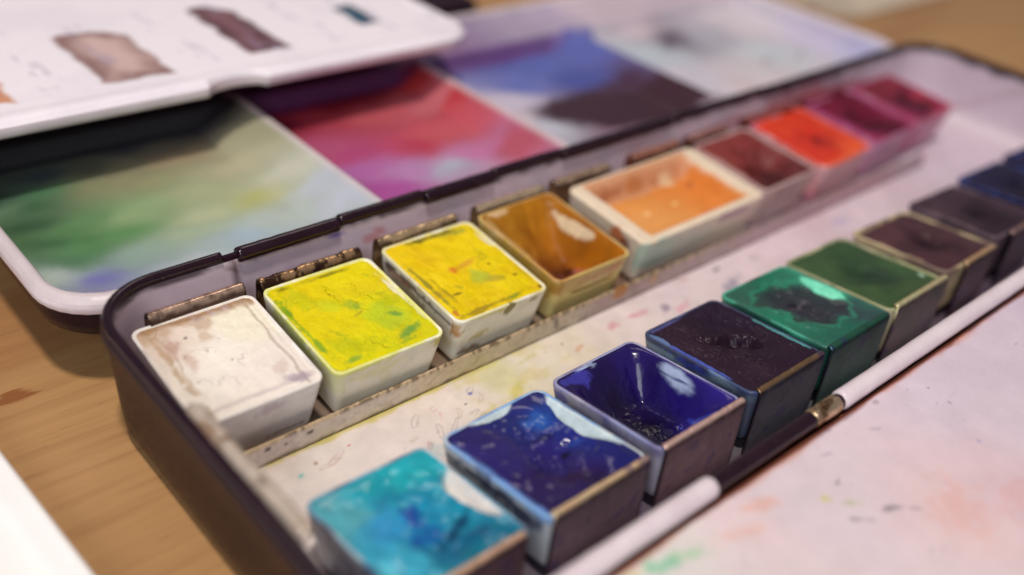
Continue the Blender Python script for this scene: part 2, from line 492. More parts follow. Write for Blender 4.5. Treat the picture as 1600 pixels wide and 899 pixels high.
c = mixc(c, lin((66, 54, 72)), 0.85*ss(-36.0, -38.5, y+0.6*fbm(x*0.2, y*0.2, 18)))  # floor round the near pans darkened, painting in the shade of the gaps
sp = vnoise(x*2.3, y*2.3, 77)
c = mixc(c, lin((95, 75, 85)), 0.55*ss(0.92, 0.99, sp)*ss(-0.1, 0.5, fbm(x*0.15, y*0.15, 78)))
link_mesh('box_floor', np.column_stack([x, y, z]), f, M_enamel, box, grain(c*1.06, x, y, 0.5, 0.07, 8), 0.42)

# knuckles of the far hinge, black
for i, (x0, x1, r, yy, zz) in enumerate([(41.6, 57.7, 1.08, 4.25, 3.75), (57.9, 73.0, 0.92, 4.55, 4.05), (73.2, 87.0, 1.12, 4.25, 3.7), (87.2, 102.4, 0.92, 4.5, 4.0), (102.6, 131.5, 1.1, 4.3, 3.75),
                                       (131.7, 160.5, 0.92, 4.5, 4.0), (160.7, 190, 1.1, 4.3, 3.75), (190.2, 216.5, 0.92, 4.5, 4.0)]):
    v, f = rod_x(x0, x1, yy, zz, r, 0.3, 24, 40, 0.04, i)
    link_mesh('hinge_knuckle', v, f, M_gloss, box)

# near hinge: white, black and bare brass knuckles in one line
RY, RZ = -61.75, 2.15
for i, (x0, x1, r, mt, nm) in enumerate([(20.5, 62.4, 1.30, M_white_enamel, 'hinge_knuckle'), (62.0, 82.0, 1.08, M_gloss, 'hinge_knuckle'), (81.2, 87.0, 1.2, M_brass, 'brass_sleeve'), (87.5, 226, 1.28, M_white_enamel, 'hinge_knuckle')]):
    v, f = rod_x(x0, x1, RY, RZ, r, 0.45, 28, 60, 0.03, 20+i)
    o = link_mesh(nm, v, f, mt, box)
    if mt is M_brass: o['label'] = 'bare brass sleeve between black and white hinge knuckles'
v, f = rod_x(86.6, 88.4, RY, RZ, 1.0, 0.1, 20, 6)
link_mesh('hinge_pin', v, f, M_black, box)

# folding leaf of white enamel on the near side
LX0, LX1, LY0, LY1 = 20.5, 226.0, -128.0, -62.6
x, y, mm_, f, s_, t_ = rr_grid((LX0+LX1)/2, (LY0+LY1)/2, (LX1-LX0)/2, (LY1-LY0)/2, 3.0, 620, 260)
e = edge_dist(x, y, (LX0+LX1)/2, (LY0+LY1)/2, (LX1-LX0)/2, (LY1-LY0)/2, 3.0)
z = 1.35-0.9*ss(1.0, 0.0, e)+0.05*fbm(x*0.05, y*0.05, 3)
lay = [(40, -66, (216, 204, 206)), (48, -66, (214, 210, 206)), (60, -68, (220, 198, 202)), (72, -70, (216, 200, 208)), (90, -66, (216, 198, 210)), (100, -70, (212, 196, 210)), (83, -81, (224, 196, 198)), (92, -82, (216, 190, 196)),
       (110, -66, (208, 192, 206)), (140, -70, (204, 188, 204)), (60, -85, (218, 204, 208)), (75, -90, (220, 202, 206))]
c = shep(x, y, lay, 1.0, 1.4, 12.0, 4.0, 0.07, 15)
c = mixc(c, lin((206, 120, 70)), 0.85*ss(0.62, 0.0, (-63.1-y)/(2.0+1.6*fbm(x*0.12, y*0.1, 62)))*ss(-0.5, 0.2, fbm(x*0.08, y*0.0, 61)+0.15*ss(95, 60, x)))
c = mixc(c, lin((110, 50, 34)), 0.85*ss(-64.0, -63.3, y+0.2*fbm(x*0.3, y, 66)))  # thin dark line painted in as shade beneath the hinge rod
c = spots(c, x, y, [(50.0, -65.4, 3.4, 1.1, -20, (110, 190, 150), .75), (54, -66.6, 3.0, 1.0, -30, (150, 200, 150), .55), (46, -64.8, 2, .8, 0, (200, 190, 110), .5), (72.2, -70.2, .9, .65, 0, (206, 196, 90), .75), (74.2, -72.3, 1.4, .55, -35, (170, 180, 110), .7), (72.6, -74.2, 2.0, .5, -40, (120, 112, 116), .65), (77.4, -75.6, 1.8, .5, -30, (116, 110, 118), .7), (79.5, -77.2, 1.0, .3, -40, (120, 115, 120), .6),
                    (96.8, -76.1, .5, .42, 0, (90, 60, 190), .95), (84, -80, 6, 4.5, 30, (226, 170, 160), .45), (92, -84, 6, 4, 0, (222, 160, 160), .35), (65, -66.2, 3.2, 1.2, -20, (226, 160, 130), .5), (60, -67.5, 4, 1.0, -20, (224, 170, 150), .45),
                    (76, -69.4, 1.1, .22, 20, (100, 96, 104), .7), (75.7, -69.9, .25, .9, 10, (110, 100, 108), .6), (78.5, -66.0, 1.1, .25, -20, (110, 96, 130), .75), (88, -67.2, 1.2, .3, -30, (140, 130, 136), .4), (92.5, -64.3, .6, .35, 0, (120, 110, 100), .5), (101.2, -66.8, .35, .28, 0, (100, 96, 100), .7), (103, -69.5, 1.2, .3, 0, (150, 140, 160), .35)], 0.55, 0.8, 50, 0.85)
sp = vnoise(x*1.3, y*1.3, 91)
c = mixc(c, lin((120, 105, 120)), 0.6*ss(0.90, 0.97, sp)*ss(0.0, 0.5, fbm(x*0.1, y*0.1, 92)))
V = np.column_stack([x, y, z])
leaf = link_mesh('folding_leaf', V, f, M_enamel, box, grain(c, x, y, 0.35, 0.045, 7), 0.42)
leaf['label'] = 'flat white mixing leaf with pale paint smears'
v, f = loft(rect_stack((LX0+LX1)/2, (LY0+LY1)/2, (LX1-LX0)/2, (LY1-LY0)/2, 3.0, 160, [(0.5, 0.0), (-0.6, -0.05), (-1.4, 0.2), (-1.5, 3)]), False, True)
link_mesh('leaf_underside', v, f, M_black, leaf)

# ------------------------------------------------------------------ mixing lid with wells, beyond the far hinge
MX0, MX1, MY0, MY1, MR = 18.2, 226.0, 6.2, 74.0, 9.0
mcx, mcy, mhw, mhd = (MX0+MX1)/2, (MY0+MY1)/2, (MX1-MX0)/2, (MY1-MY0)/2
x, y, mm_, f, s_, t_ = rr_grid(mcx, mcy, mhw, mhd, MR, 500, 190)
e = edge_dist(x, y, mcx, mcy, mhw, mhd, MR)
RID = [71.0, 112.4, 157.0]
FL = -3.6
wall = np.clip((e-1.6)/2.2, 0, 1)
z = 1.7-(1.7-FL)*ss(0, 1, wall)
zr = np.full(len(x), -99.0)
for ur in RID:
    d = np.abs(x-ur-(0.012*(y-30)))
    zr = np.maximum(zr, 0.5-np.where(x < ur, d*(0.42 if ur < 80 else 0.7), d*1.0))
zb = np.where(y > 58.5, -0.6, -0.6-(58.5-y)*2.4)
zr = np.maximum(np.where(y < 59, zr, -99), zb)
z = np.maximum(z, np.minimum(zr, np.where(e > 1.6, zr, -99)))
z = z-0.9*ss(0.7, 0.0, e)
W1 = [(32, 52, (58, 70, 80)), (48, 55, (66, 68, 84)), (60, 54, (60, 62, 74)), (40, 50, (84, 88, 80)), (26, 48, (66, 92, 80)), (54, 51, (110, 104, 94)), (44, 44, (160, 158, 124)), (62, 46, (180, 176, 146)), (54, 47.5, (176, 156, 126)), (30, 46, (80, 130, 90)), (38, 43.6, (152, 152, 116)), (47, 40.7, (168, 168, 128)), (30.3, 34.3, (86, 134, 82)), (38, 34, (156, 180, 132)), (47, 28.7, (190, 196, 160)), (58, 29, (190, 192, 122)), (66, 32, (206, 206, 190)), (69, 25, (196, 202, 215)), (57, 20.4, (190, 202, 192)), (51.5, 19, (170, 190, 206)), (29.3, 20.4, (112, 106, 180)), (24, 22, (190, 206, 196)), (24, 44, (120, 150, 122)), (36.5, 22, (150, 176, 160)), (68, 18, (200, 205, 220)), (30, 28, (88, 138, 84)), (42, 48, (140, 134, 108)), (60, 40, (196, 190, 160)), (42, 14, (196, 202, 210)), (28, 14, (150, 140, 190)), (26.5, 38, (56, 92, 66)), (26.8, 32, (60, 104, 68)), (27.2, 26, (76, 124, 84)), (31, 31, (80, 130, 78)), (34, 36, (104, 146, 98)), (42, 35, (150, 176, 130)), (28, 43, (60, 104, 72)), (36, 30, (96, 150, 90)), (44, 24, (172, 190, 160)), (52, 35, (178, 184, 146))]  # darkest back samples paint in the swatch tray's shadow with some dark wash
W2 = [(80, 60, (116, 24, 44)), (90, 53, (130, 24, 40)), (83, 49, (176, 62, 76)), (96, 46, (200, 92, 102)), (107, 43.6, (208, 112, 122)), (80.6, 32.4, (184, 74, 124)), (92.6, 33, (196, 62, 88)), (77, 27, (180, 104, 168)), (86.6, 23.3, (190, 134, 188)), (93, 22.4, (180, 180, 200)), (100.5, 24, (200, 120, 170)), (111, 41, (196, 62, 72)), (77, 19.4, (174, 78, 156)), (108, 22, (190, 90, 110)), (74, 50, (120, 22, 48)), (95, 55, (124, 26, 40)), (75, 36, (190, 90, 130)), (108, 54, (196, 60, 60)), (100, 35, (206, 90, 100)), (85, 58, (140, 40, 80))]  # dark crimson back samples also carry the tray's painted shadow
W3 = [(136, 60, (84, 84, 156)), (141, 51, (96, 110, 186)), (158, 49, (100, 108, 182)), (171, 40, (154, 154, 210)), (141.7, 28.7, (80, 48, 64)), (158.9, 23.6, (80, 48, 62)), (127, 27.4, (78, 46, 62)), (123, 38.6, (210, 200, 220)), (121.4, 25, (204, 204, 220)), (143, 40, (80, 90, 170)), (164, 17, (206, 190, 206)), (150, 33, (74, 46, 70)), (165, 27, (90, 60, 80)), (150, 24, (76, 46, 60)), (136, 26, (76, 46, 60)), (130, 44, (110, 120, 196)), (118, 30, (212, 200, 214)), (135, 18, (140, 110, 130)), (160, 35, (110, 104, 160))]
W4 = [(195, 46, (180, 176, 190)), (186, 49, (110, 100, 116)), (212, 48, (214, 204, 212)), (200, 29, (202, 208, 216)), (229, 30, (204, 194, 218)), (233, 22, (178, 178, 216)), (178.7, 17, (214, 198, 204)), (193, 25, (206, 200, 206)), (182, 57, (206, 190, 200)), (192, 14, (214, 198, 206)), (172, 44, (190, 200, 210)), (168, 30, (206, 200, 214))]
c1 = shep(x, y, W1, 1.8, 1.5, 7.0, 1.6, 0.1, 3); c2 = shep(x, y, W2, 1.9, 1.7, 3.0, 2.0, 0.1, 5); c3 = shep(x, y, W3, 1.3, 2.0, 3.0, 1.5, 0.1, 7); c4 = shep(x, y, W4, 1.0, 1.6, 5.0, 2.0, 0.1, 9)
xr = x-0.012*(y-30)
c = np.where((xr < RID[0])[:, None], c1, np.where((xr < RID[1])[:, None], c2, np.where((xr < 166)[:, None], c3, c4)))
for ur in RID[:2]:
    c = mixc(c, lin((222, 208, 212)), 0.85*ss(1.5, 0.3, np.abs(xr-ur)))  # bare ridge tops, whitened further as a painted highlight
c = spots(c, x, y, [(184, 48, 9, 2.0, 35, (70, 62, 80), .8), (196, 27, 6, 1.0, 10, (130, 116, 128), .6), (207, 25, 5, 1.2, 20, (120, 108, 120), .6), (178, 24, 7, 1.0, -20, (150, 136, 146), .5), (150, 40, 1, 1, 0, (80, 90, 170), .1), (94, 22, 5, 1.6, 10, (184, 186, 204), .7)], 0.5, 0.15, 14, 0.8)
c = spots(c, x, y, [(145, 23.5, 24, 9.0, -17, (64, 34, 48), 1.0)], 0.22, 0.15, 19, 0.3)
c = mixc(c, lin((176, 130, 168)), 0.8*ss(57.0, 60.0, y)*ss(150, 120, x))
c = mixc(c, lin((206, 186, 200)), 0.7*ss(57.0, 60.0, y)*ss(120, 150, x))
c = mixc(c, lin((52, 54, 64)), 0.95*ss(54.5, 56.5, y)*ss(71, 69, xr))  # green well's back wall darkened: tray shadow painted in
c = mixc(c, lin((78, 40, 82)), 0.95*ss(54.5, 56.5, y)*ss(70, 72, xr)*ss(112, 106, xr))  # same painted tray shadow on the red well's back wall
c = mixc(c, lin((224, 210, 214)), ss(2.6, 1.5, e))
c = mixc(c, lin((120, 60, 120)), 0.6*ss(54, 57, y)*ss(59.5, 58.0, y)*ss(72, 80, x)*ss(160, 150, x))  # purple painted shade along the back wall of the middle wells
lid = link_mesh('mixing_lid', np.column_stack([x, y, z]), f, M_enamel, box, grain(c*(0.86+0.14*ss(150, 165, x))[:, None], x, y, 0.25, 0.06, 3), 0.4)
lid['label'] = 'open lid with mixing wells stained green, red and blue'
v, f = loft(rect_stack(mcx, mcy, mhw, mhd, MR, 300, [(0.85, 0.0), (0.4, -0.12), (-0.2, -0.1), (-0.7, 0.1)]))
link_mesh('white_lip', v, f, M_white_enamel, lid)
v, f = loft(rect_stack(mcx, mcy, mhw, mhd, MR, 300, [(-0.5, 0.35), (-1.0, 0.45), (-3, 0.7), (-4.6, 1.2), (-5.6, 2.2), (-6.1, 3.6), (-6.2, 7.0)]), False, True)
link_mesh('lid_shell', v, f, M_black, lid)

# ------------------------------------------------------------------ swatch tray over the lid
TX0, TX1, TY0, TY1, TR = -40.0, 118.0, 44.5, 132.0, 8.0
tcx, tcy, thw, thd = (TX0+TX1)/2, (TY0+TY1)/2, (TX1-TX0)/2, (TY1-TY0)/2
tray = thing('swatch_tray', 'white rounded tray with brown and teal colour swatches lying across the mixing lid', 'tray', (tcx, tcy, 3))
def notch(x, y):
    k = np.sqrt(np.maximum(0, 1-((x-64.6)/5.2)**2))*2.2
    return y+k*np.exp(-np.maximum(y-TY0, 0)/3.0)
x, y, mm_, f, s_, t_ = rr_grid(tcx, tcy, thw, thd, TR, 420, 240)
e = edge_dist(x, y, tcx, tcy, thw, thd, TR)
z = 10.2-1.0*ss(1.1, 0.0, e)-0.35*ss(2.2, 4.5, e)
c = np.tile(lin((242, 234, 242)), (len(x), 1))
c = mixc(c, lin((232, 224, 234)), 0.6*ss(0, .7, fbm(x*0.06, y*0.06, 4)))
def quad_mask(x, y, x0, x1, y0, y1, chop, sd):
    wx = x+0.5*fbm(x*0.25, y*0.25, sd); wy = y+0.8*fbm(x*0.25+5, y*0.25, sd+1)
    d = np.minimum(np.minimum(wx-x0, x1-wx), np.minimum(wy-y0, y1-wy))
    d = np.minimum(d, ((wx-x0)+(y1-wy)-chop)*0.7)
    d = np.minimum(d, ((x1-wx)+(y1-wy)-4.5)*0.7) if x1-x0 > 6 else d
    return d
for (x0, x1, y0, y1, chop, cedge, cin, op, sd) in [(45.0, 56.8, 52.0, 76.0, 1.5, (128, 84, 74), (204, 170, 164), 0.9, 3), (71.8, 80.2, 53.8, 80.0, 1.0, (84, 44, 50), (124, 78, 86), 0.97, 8), (98.6, 103.2, 57.5, 69, 1, (30, 56, 80), (60, 130, 155), 1.0, 13), (22, 31, 51, 64, 3, (200, 130, 80), (216, 156, 110), 0.9, 17)]:
    d = quad_mask(x, y, x0, x1, y0, y1, chop, sd)
    inner = mixc(np.tile(lin(cedge), (len(x), 1)), lin(cin), ss(0.0, 5.0, d+1.6*fbm(x*0.3, y*0.12, sd+5)))
    c = mixc(c, inner, op*ss(-0.5, 0.7, d))
wr = ss(0.25, 0.6, fbm(x*0.9, y*0.28, 41))*ss(0.2, 0.7, np.sin((x-34)*0.48))*ss(51, 54, y)*ss(84, 78, y)
c = mixc(c, lin((150, 140, 170)), 0.35*wr)
y = notch(x, y)
loc = np.array([tcx, tcy, 3.0])
link_mesh('tray_top', np.column_stack([x, y, z])-loc, f, M_enamel, tray, c, 0.5)
loops = rect_stack(tcx, tcy, thw, thd, TR, 700, [(9.25, 0.0), (8.8, -0.05), (8.0, 0.0), (7.5, 0.3), (7.4, 2.0)])
for l in loops: l[:, 1] = notch(l[:, 0], l[:, 1])
v, f = loft(loops, False, True)
link_mesh('tray_edge', v-loc, f, M_white_enamel, tray)
v, f = loft(rect_stack(tcx, tcy+9, thw-4, thd-13, 6, 120, [(7.5, 0), (5, 0.3), (2.4, 1.0), (2.05, 2.5)]), True, True)
link_mesh('tray_base', v-loc, f, M_black, tray)

# ------------------------------------------------------------------ white dish, bottom left
dish = thing('white_dish', 'bright white plastic dish edge on the table at the lower left', 'dish', (-40, -30, TZ))
dx0, dx1, dy0, dy1 = -92.0, 7.9, -100.0, 40.0
def skew(v):
    v = v.copy(); v[:, 0] += -(v[:, 1]+10)*0.052*ss(-40, 8, v[:, 0]); return v
cxd, cyd, hwd, hdd = (dx0+dx1)/2, (dy0+dy1)/2, (dx1-dx0)/2, (dy1-dy0)/2
prof = [(0.0, 1.2), (0.3, 0.8), (2.6, 0.1), (3.6, 0.0), (4.0, 0.25), (4.05, 0.7), (3.8, 1.1), (2.6, 2.0), (1.9, 2.6), (1.55, 3.4), (1.5, 6), (1.5, 30)]
v, f = loft(rect_stack(cxd, cyd, hwd, hdd, 7, 240, prof), True, True)
v = skew(v); v[:, 2] += 0.02
link_mesh('dish_body', v-np.array([-40, -30, 0]), f, M_white_plastic, dish)

# ------------------------------------------------------------------ things far behind
x, y, mm_, f, s_, t_ = rr_grid(318, 78, 42, 26, 8, 120, 90)
z = TZ+0.6+2.6*np.abs(fbm(x*0.05, y*0.06, 5))*ss(1.0, 0.7, mm_)+1.0*ss(1.0, 0.8, mm_)
c = np.tile(lin((206, 190, 170)), (len(x), 1)); c = mixc(c, lin((150, 132, 120)), 0.7*ss(-0.1, 0.5, fbm(x*0.04, y*0.05, 9)))
cl = link_mesh('cloth', np.column_stack([x, y, z]), f, wash_mat('woven_cloth', 0.1, 1.0), None, c, 0.8)
tag(cl, 'pale beige crumpled cloth on the table behind the far end of the box', 'cloth')

tin = thing('added_dark_block', 'added dark block on the table behind the swatch tray and the mixing lid', 'block', (128, 108, TZ))  # dark block added to fill the dark area behind the tray
v, f = loft(rect_stack(0, 0, 30, 19, 5, 120, [(0.0, 1.5), (0.3, 0.6), (5.0, 0.2), (6.4, 0.2)]), True, True)
link_mesh('dark_block_body', v, f, M_black, tin)
v, f = loft(rect_stack(0, 0, 30.3, 19.3, 5.2, 120, [(6.45, 0.0), (9.4, 0.0), (10.3, 0.5), (10.6, 1.6)]), True, True)
link_mesh('dark_block_top', v, f, M_black, tin)

# ------------------------------------------------------------------ pan rack: rail, end tab, clips
rack = thing('pan_rack', 'worn metal rack inside the box with a rail and bent clips holding pans', 'rack', (26, -19, -10.5))
RL = np.array([26, -19, -10.5])
prof = [(-19.1, -10.5), (-19.12, -7.9), (-19.16, -7.4), (-19.36, -7.25), (-19.55, -7.42), (-19.62, -8.1), (-19.65, -10.5)]
v, f = strip_x(prof, 24.5, 192, 900, 0.22, 0.02, 3)
x, y, z = v.T
c = shep(x, z, [(30, -9, (214, 202, 198)), (45, -9, (210, 198, 184)), (62, -9, (202, 188, 160)), (80, -9, (190, 178, 158)), (95, -9, (170, 150, 146)), (115, -9, (180, 160, 160)), (140, -9, (186, 160, 166)), (165, -9, (190, 150, 160)), (190, -9, (186, 160, 172))], 1, 1.5, 6.0)
top = ss(-8.0, -7.35, z)
gold = mixc(np.tile(lin((214, 186, 150)), (len(v), 1)), lin((70, 44, 30)), .7*ss(-0.1, 0.25, fbm(x*1.7, y*2.5, 23))*ss(30, 36, x))
c = mixc(c, gold, top*(0.35+0.65*ss(125, 100, x)))
c = mixc(c, lin((58, 40, 30)), 0.75*ss(-9.9, -10.5, z+0.25*fbm(x*0.4, z, 7)))
c = mixc(c, lin((110, 84, 60)), 0.2*ss(0.3, 0.8, fbm(x*0.7, z*1.2, 33)))
c = spots(c, x, z, [(81, -9, .6, 1.6, 20, (80, 70, 70), .6), (95, -8, 2.0, 1.2, 10, (180, 120, 50), .8), (103, -8.6, 1.2, 1, 0, (210, 150, 70), .5), (32, -8.1, .5, .35, 0, (50, 34, 30), .9), (38, -8.3, .6, .3, 0, (60, 40, 34), .9), (34.5, -8.5, .3, .3, 0, (60, 40, 34), .9)], 0.4, 1.0, 3)
link_mesh('rail', v-RL, f, M_metal_wash, rack, grain(c, x, z, 1.5, 0.10, 2), 0.38)

# tab folded over the left end of the box
ys = np.linspace(-21.2, -44.2, 90)
th = np.linspace(math.radians(200), math.radians(-25), 12)
loops = []
for k, yv in enumerate(ys):
    st = 1.0 if yv > -28.6 else 0.88
    a = 1.15*st*(0.55+0.45*min(1, k/4, (len(ys)-1-k)/3+0.4))
    cxp = 22.3+0.25*ss(-30, -44, yv)+0.06*fbm(np.array([yv*0.5]), np.array([1.0]), 4)[0]
    lo = []
    for t in th: lo.append((cxp+a*math.cos(t), yv, 4.15+1.15*a*math.sin(t)))
    for t in th[::-1]: lo.append((cxp+(a-0.28)*math.cos(t), yv, 4.1+1.15*(a-0.3)*math.sin(t)))
    loops.append(np.array(lo))
v, f = loft(loops, True, True)
x, y, z = v.T
c = np.tile(lin((206, 190, 174)), (len(v), 1))
c = mixc(c, lin((150, 112, 84)), 0.8*ss(0.05, 0.6, fbm(x*0.8, y*0.25, 6)))
c = mixc(c, lin((96, 62, 46)), 0.8*ss(23.0, 23.6, x+0.3*fbm(x, y*0.5, 8)))
c = spots(c, x, y, [(22.6, -24.5, .3, .5, 0, (90, 70, 50), .8), (22.8, -28.6, 1.4, .35, 0, (110, 74, 54), .9), (22.2, -26.4, .3, .4, 0, (120, 100, 60), .7), (22.4, -36, .5, 1, 0, (110, 80, 60), .6)], .3, 1, 4)
link_mesh('end_tab', v-RL, f, M_metal_wash, rack, grain(c, x, y, 1.2, 0.12, 2), 0.4)

CLIPCOL = {}
def back_clip(x0, x1, y0, ztop, tint, dirt, crust, sd):
    """tab bent down over the back edge of a pan in the far row"""
    y0 -= 0.15; ztop -= 0.35
    p = [(y0+1.75, -9.5), (y0+1.7, ztop-1.2), (y0+1.6, ztop-0.5), (y0+1.3, ztop-0.08), (y0+0.85, ztop), (y0+0.4, ztop-0.12), (y0+0.12, ztop-0.5), (y0+0.02, ztop-0.95), (y0-0.05, ztop-1.3)]
    v, f = strip_x(p, x0, x1, 110, 0.28, crust*0.16, sd)
    x, y, z = v.T
    c = np.tile(lin(tint), (len(v), 1))
    c = mixc(c, lin((52, 32, 24)), dirt*ss(0.1, 0.4, fbm(x*0.7, (y+z)*0.9, sd+4)+dirt*0.25-0.15))
    c = mixc(c, lin((44, 26, 24)), 0.9*ss(ztop-0.4, ztop-0.7, z+0.12*fbm(x*0.6, z, sd))*ss(y0+1.2, y0+.8, y))  # front leg darkened: shade under the fold painted in
    c = mixc(c, lin((70, 50, 44)), 0.8*ss(y0+1.9, y0+2.1, y))
    ends = np.minimum(x-x0, x1-x)
    c = mixc(c, lin((44, 28, 26)), 0.8*ss(0.35, 0.0, ends))
    link_mesh('clip', v-RL, f, M_clip, rack, np.clip(grain(c, x, y+z, 2.0, 0.12, sd)*1.6, 0, 1), 0.24)
#          x0    x1    y    ztop tint             dirt crust
for i, a in enumerate([(27.3, 40.6, 0.35, 1.75, (178, 150, 130), .55, .15), (42.9, 59.0, 0.1, 1.45, (170, 136, 100), .95, .9), (62.3, 77.0, 0.35, 1.6, (196, 168, 130), .55, .35),
                       (81.2, 95.8, 0.45, 1.55, (206, 180, 148), .15, .08), (98.2, 111.5, 0.3, 1.75, (196, 166, 138), .3, .12), (117.5, 130.5, 0.3, 1.8, (206, 140, 116), .2, .1),
                       (133.6, 145.0, 0.4, 1.6, (200, 140, 126), .3, .1), (151.5, 167.5, 0.4, 1.5, (190, 90, 80), .3, .1), (171.5, 187.5, 0.6, 1.4, (180, 70, 90), .3, .1)]):
    back_clip(*a, 30+i*3)

def front_clip(x0, x1, yf, ztop, tint, edge, stain, sd, lean=0.0):
    """upright plate hooked over the near edge of a pan in the near row"""
    p = [(yf, -10.4), (yf+lean*0.4, -5), (yf+lean, ztop-0.4), (yf+lean+0.1, ztop-0.1), (yf+lean+0.38, ztop+0.06), (yf+lean+0.68, ztop-0.04), (yf+lean+0.78, ztop-0.3)]
    v, f = strip_x(p, x0, x1, 90, 0.34, 0.03, sd)
    x, y, z = v.T
    c = np.tile(lin(tint), (len(v), 1))
    c = mixc(c, lin(stain), 0.5*ss(-0.05, 0.6, fbm(x*0.35, z*0.35, sd+3)))
    c = mixc(c, lin(edge), 1.0*ss(ztop-0.36, ztop-0.16, z+0.06*fbm(x*1.0, z, sd+7)))  # top fold takes the edge tint, painting in its metal highlight
    c = mixc(c, lin((56, 36, 34)), 0.7*ss(ztop-0.7, ztop-0.4, z)*ss(ztop-0.1, ztop-0.3, z)*ss(-.2, .4, fbm(x*.8, z*.5, sd+9)))
    ends = np.minimum(x-x0, x1-x)
    c = mixc(c, lin((50, 34, 36)), 0.7*ss(0.5, 0.1, ends)*ss(ztop-.2, ztop-.6, z))
    c = mixc(c, lin((60, 40, 110)), 0.5*ss(0.45, 0.8, fbm(x*0.4+3, z*0.5, sd+13)))
    ed = ss(ztop-0.36, ztop-0.16, z)
    link_mesh('clip', v-RL, f, M_clip, rack, np.clip(grain(c, x, z, 1.3, 0.12, sd)*(1.1+0.5*ed)[:, None], 0, 1), 0.40)
GM = (122, 104, 112)
for i, a in enumerate([(28.6, 42.6, -53.75, 0.35, (110, 84, 92), (196, 160, 134), (80, 56, 70)), (46.6, 61.8, -53.75, 0.45, GM, (210, 178, 140), (96, 90, 84)), (64.7, 79.9, -53.7, 0.45, (132, 106, 114), (206, 172, 160), (110, 84, 100)),
                       (83.0, 97.6, -53.75, 0.35, (84, 86, 96), (120, 96, 70), (40, 46, 66)), (99.6, 114.8, -53.75, 0.2, (58, 96, 88), (44, 96, 76), (40, 70, 64)), (117.2, 132.3, -53.7, 0.5, (120, 108, 112), (214, 196, 150), (90, 100, 90)),
                       (139.5, 149.5, -53.4, 0.45, (96, 76, 90), (206, 170, 128), (80, 60, 70)), (157, 168.5, -53.0, 0.4, (84, 66, 84), (150, 120, 110), (60, 50, 70)), (176, 188.5, -53.0, 0.4, (70, 56, 84), (120, 100, 110), (50, 44, 70))]):
    front_clip(*a, 70+i*5)

# ------------------------------------------------------------------ the pans
ROW1 = (0.0, 1.731/18.624)         # top plane: z at y = 0, slope dz/dy
ROW2 = (-2.003, -1.906/18.239)
H = 8.7

def pan(key, row, cx, cy, w_, d_, yaw, label, paint, cup, H=H, res=110, mat=None, group=None):
    z0, sl = ROW1 if row == 1 else ROW2
    ztop = z0+sl*cy if row == 1 else z0+sl*(cy+34.92)
    tilt = math.atan(sl)
    R = Matrix.Rotation(math.radians(yaw), 3, 'Z') @ Matrix.Rotation(tilt, 3, 'X')
    base = Vector((cx, cy, ztop))-R @ Vector((0, 0, H))
    base += Vector((0.05, -0.25, 0.15)) if row == 1 else Vector((0, 0, 0))
    t = thing('paint_pan', label, 'paint pan', base, R.to_euler(), group or ('pans in the far row' if row == 1 else 'pans in the near row'))
    w_ += 0.55; d_ += 0.55 if row == 1 else 0.2
    hw, hd = w_/2, d_/2
    # the cup
    prof = [(0.0, 2.2), (0.1, 1.5), (0.5, 1.15)]+[(0.5+(H-1.0-0.5)*k/14, 1.1-1.0*k/14) for k in range(1, 15)]
    prof += [(H-0.5, 0.02), (H-0.16, 0.0), (H-0.04, 0.04), (H, 0.12), (H, 0.32), (H-0.05, 0.44), (H-0.2, 0.52), (H-0.7, 0.6), (H-1.5, 0.7), (H-3, 0.9), (H-5.5, 1.3)]
    v, f = loft(rect_stack(0, 0, hw, hd, 1.4, 260, prof), True)
    x, y, z = v.T
    # running coordinate round the cup so that stains do not smear across corners
    ang = np.arctan2(y/hd, x/hw)
    ru = ang*8.5
    c = np.tile(lin(cup.get('base', (238, 228, 220))), (len(v), 1))
    if 'low' in cup: c = mixc(c, lin(cup['low'][0]), cup['low'][1]*ss(H*0.75, 0.5, z))
    for (col, depth, st, nf) in cup.get('rim', []):
        c = mixc(c, lin(col), st*ss(depth, 0.0, (H-z)+1.2*depth*fbm(ru*nf, z*nf*0.6, 7+int(col[0]), 4)))
    for (col, cov, st, nf) in cup.get('wash', []):
        c = mixc(c, lin(col), st*ss(1-cov-0.25, 1-cov+0.25, 0.5+0.5*fbm(ru*nf, z*nf*0.7, 11+int(col[1]), 5)))
    for (side, a_, h_, ra, rh, col, st) in cup.get('spots', []):
        # side: 'L' 'R' 'F' 'B', a_ along the side in -1..1, h_ depth below the rim
        if side in 'LR':
            msk = (np.sign(x) == (-1 if side == 'L' else 1)) & (np.abs(x)/hw >= np.abs(y)/hd-0.15); aa = y/hd
        else:
            msk = (np.sign(y) == (-1 if side == 'F' else 1)) & (np.abs(y)/hd >= np.abs(x)/hw-0.15); aa = x/hw
        d = np.hypot((aa-a_)/ra, ((H-z)-h_)/rh)+0.45*fbm(ru*1.3, z*1.3, int(ra*100)+int(h_*10)+3, 4)
        c = mixc(c, lin(col), st*ss(1.05, 0.7, d)*msk)
    link_mesh('pan_cup', v, f, M_cup, t, grain(c, ru, z, 0.9, 0.05, 5), cup.get('rough', 0.38))
    # the paint
    ny = int(res*d_/w_)
    X, Y, mm_, f, s, q = rr_grid(0, 0, hw-0.28, hd-0.28, 1.2, res, ny)
    q = -q            # q = -1 at the back, +1 at the near edge
    s = X/(hw-0.28); q = -Y/(hd-0.28)
    c, zz, rough = paint(s, q, mm_, X, Y)
    zz = zz-0.16*ss(0.975, 1.0, mm_)+0.05*fbm(X*0.5, Y*0.5, 99)*ss(.9, 1, mm_)
    link_mesh('dried_paint', np.column_stack([X, Y, H+zz]), f, mat or M_paint, t, np.clip(c, 0, 1), rough)
    return t

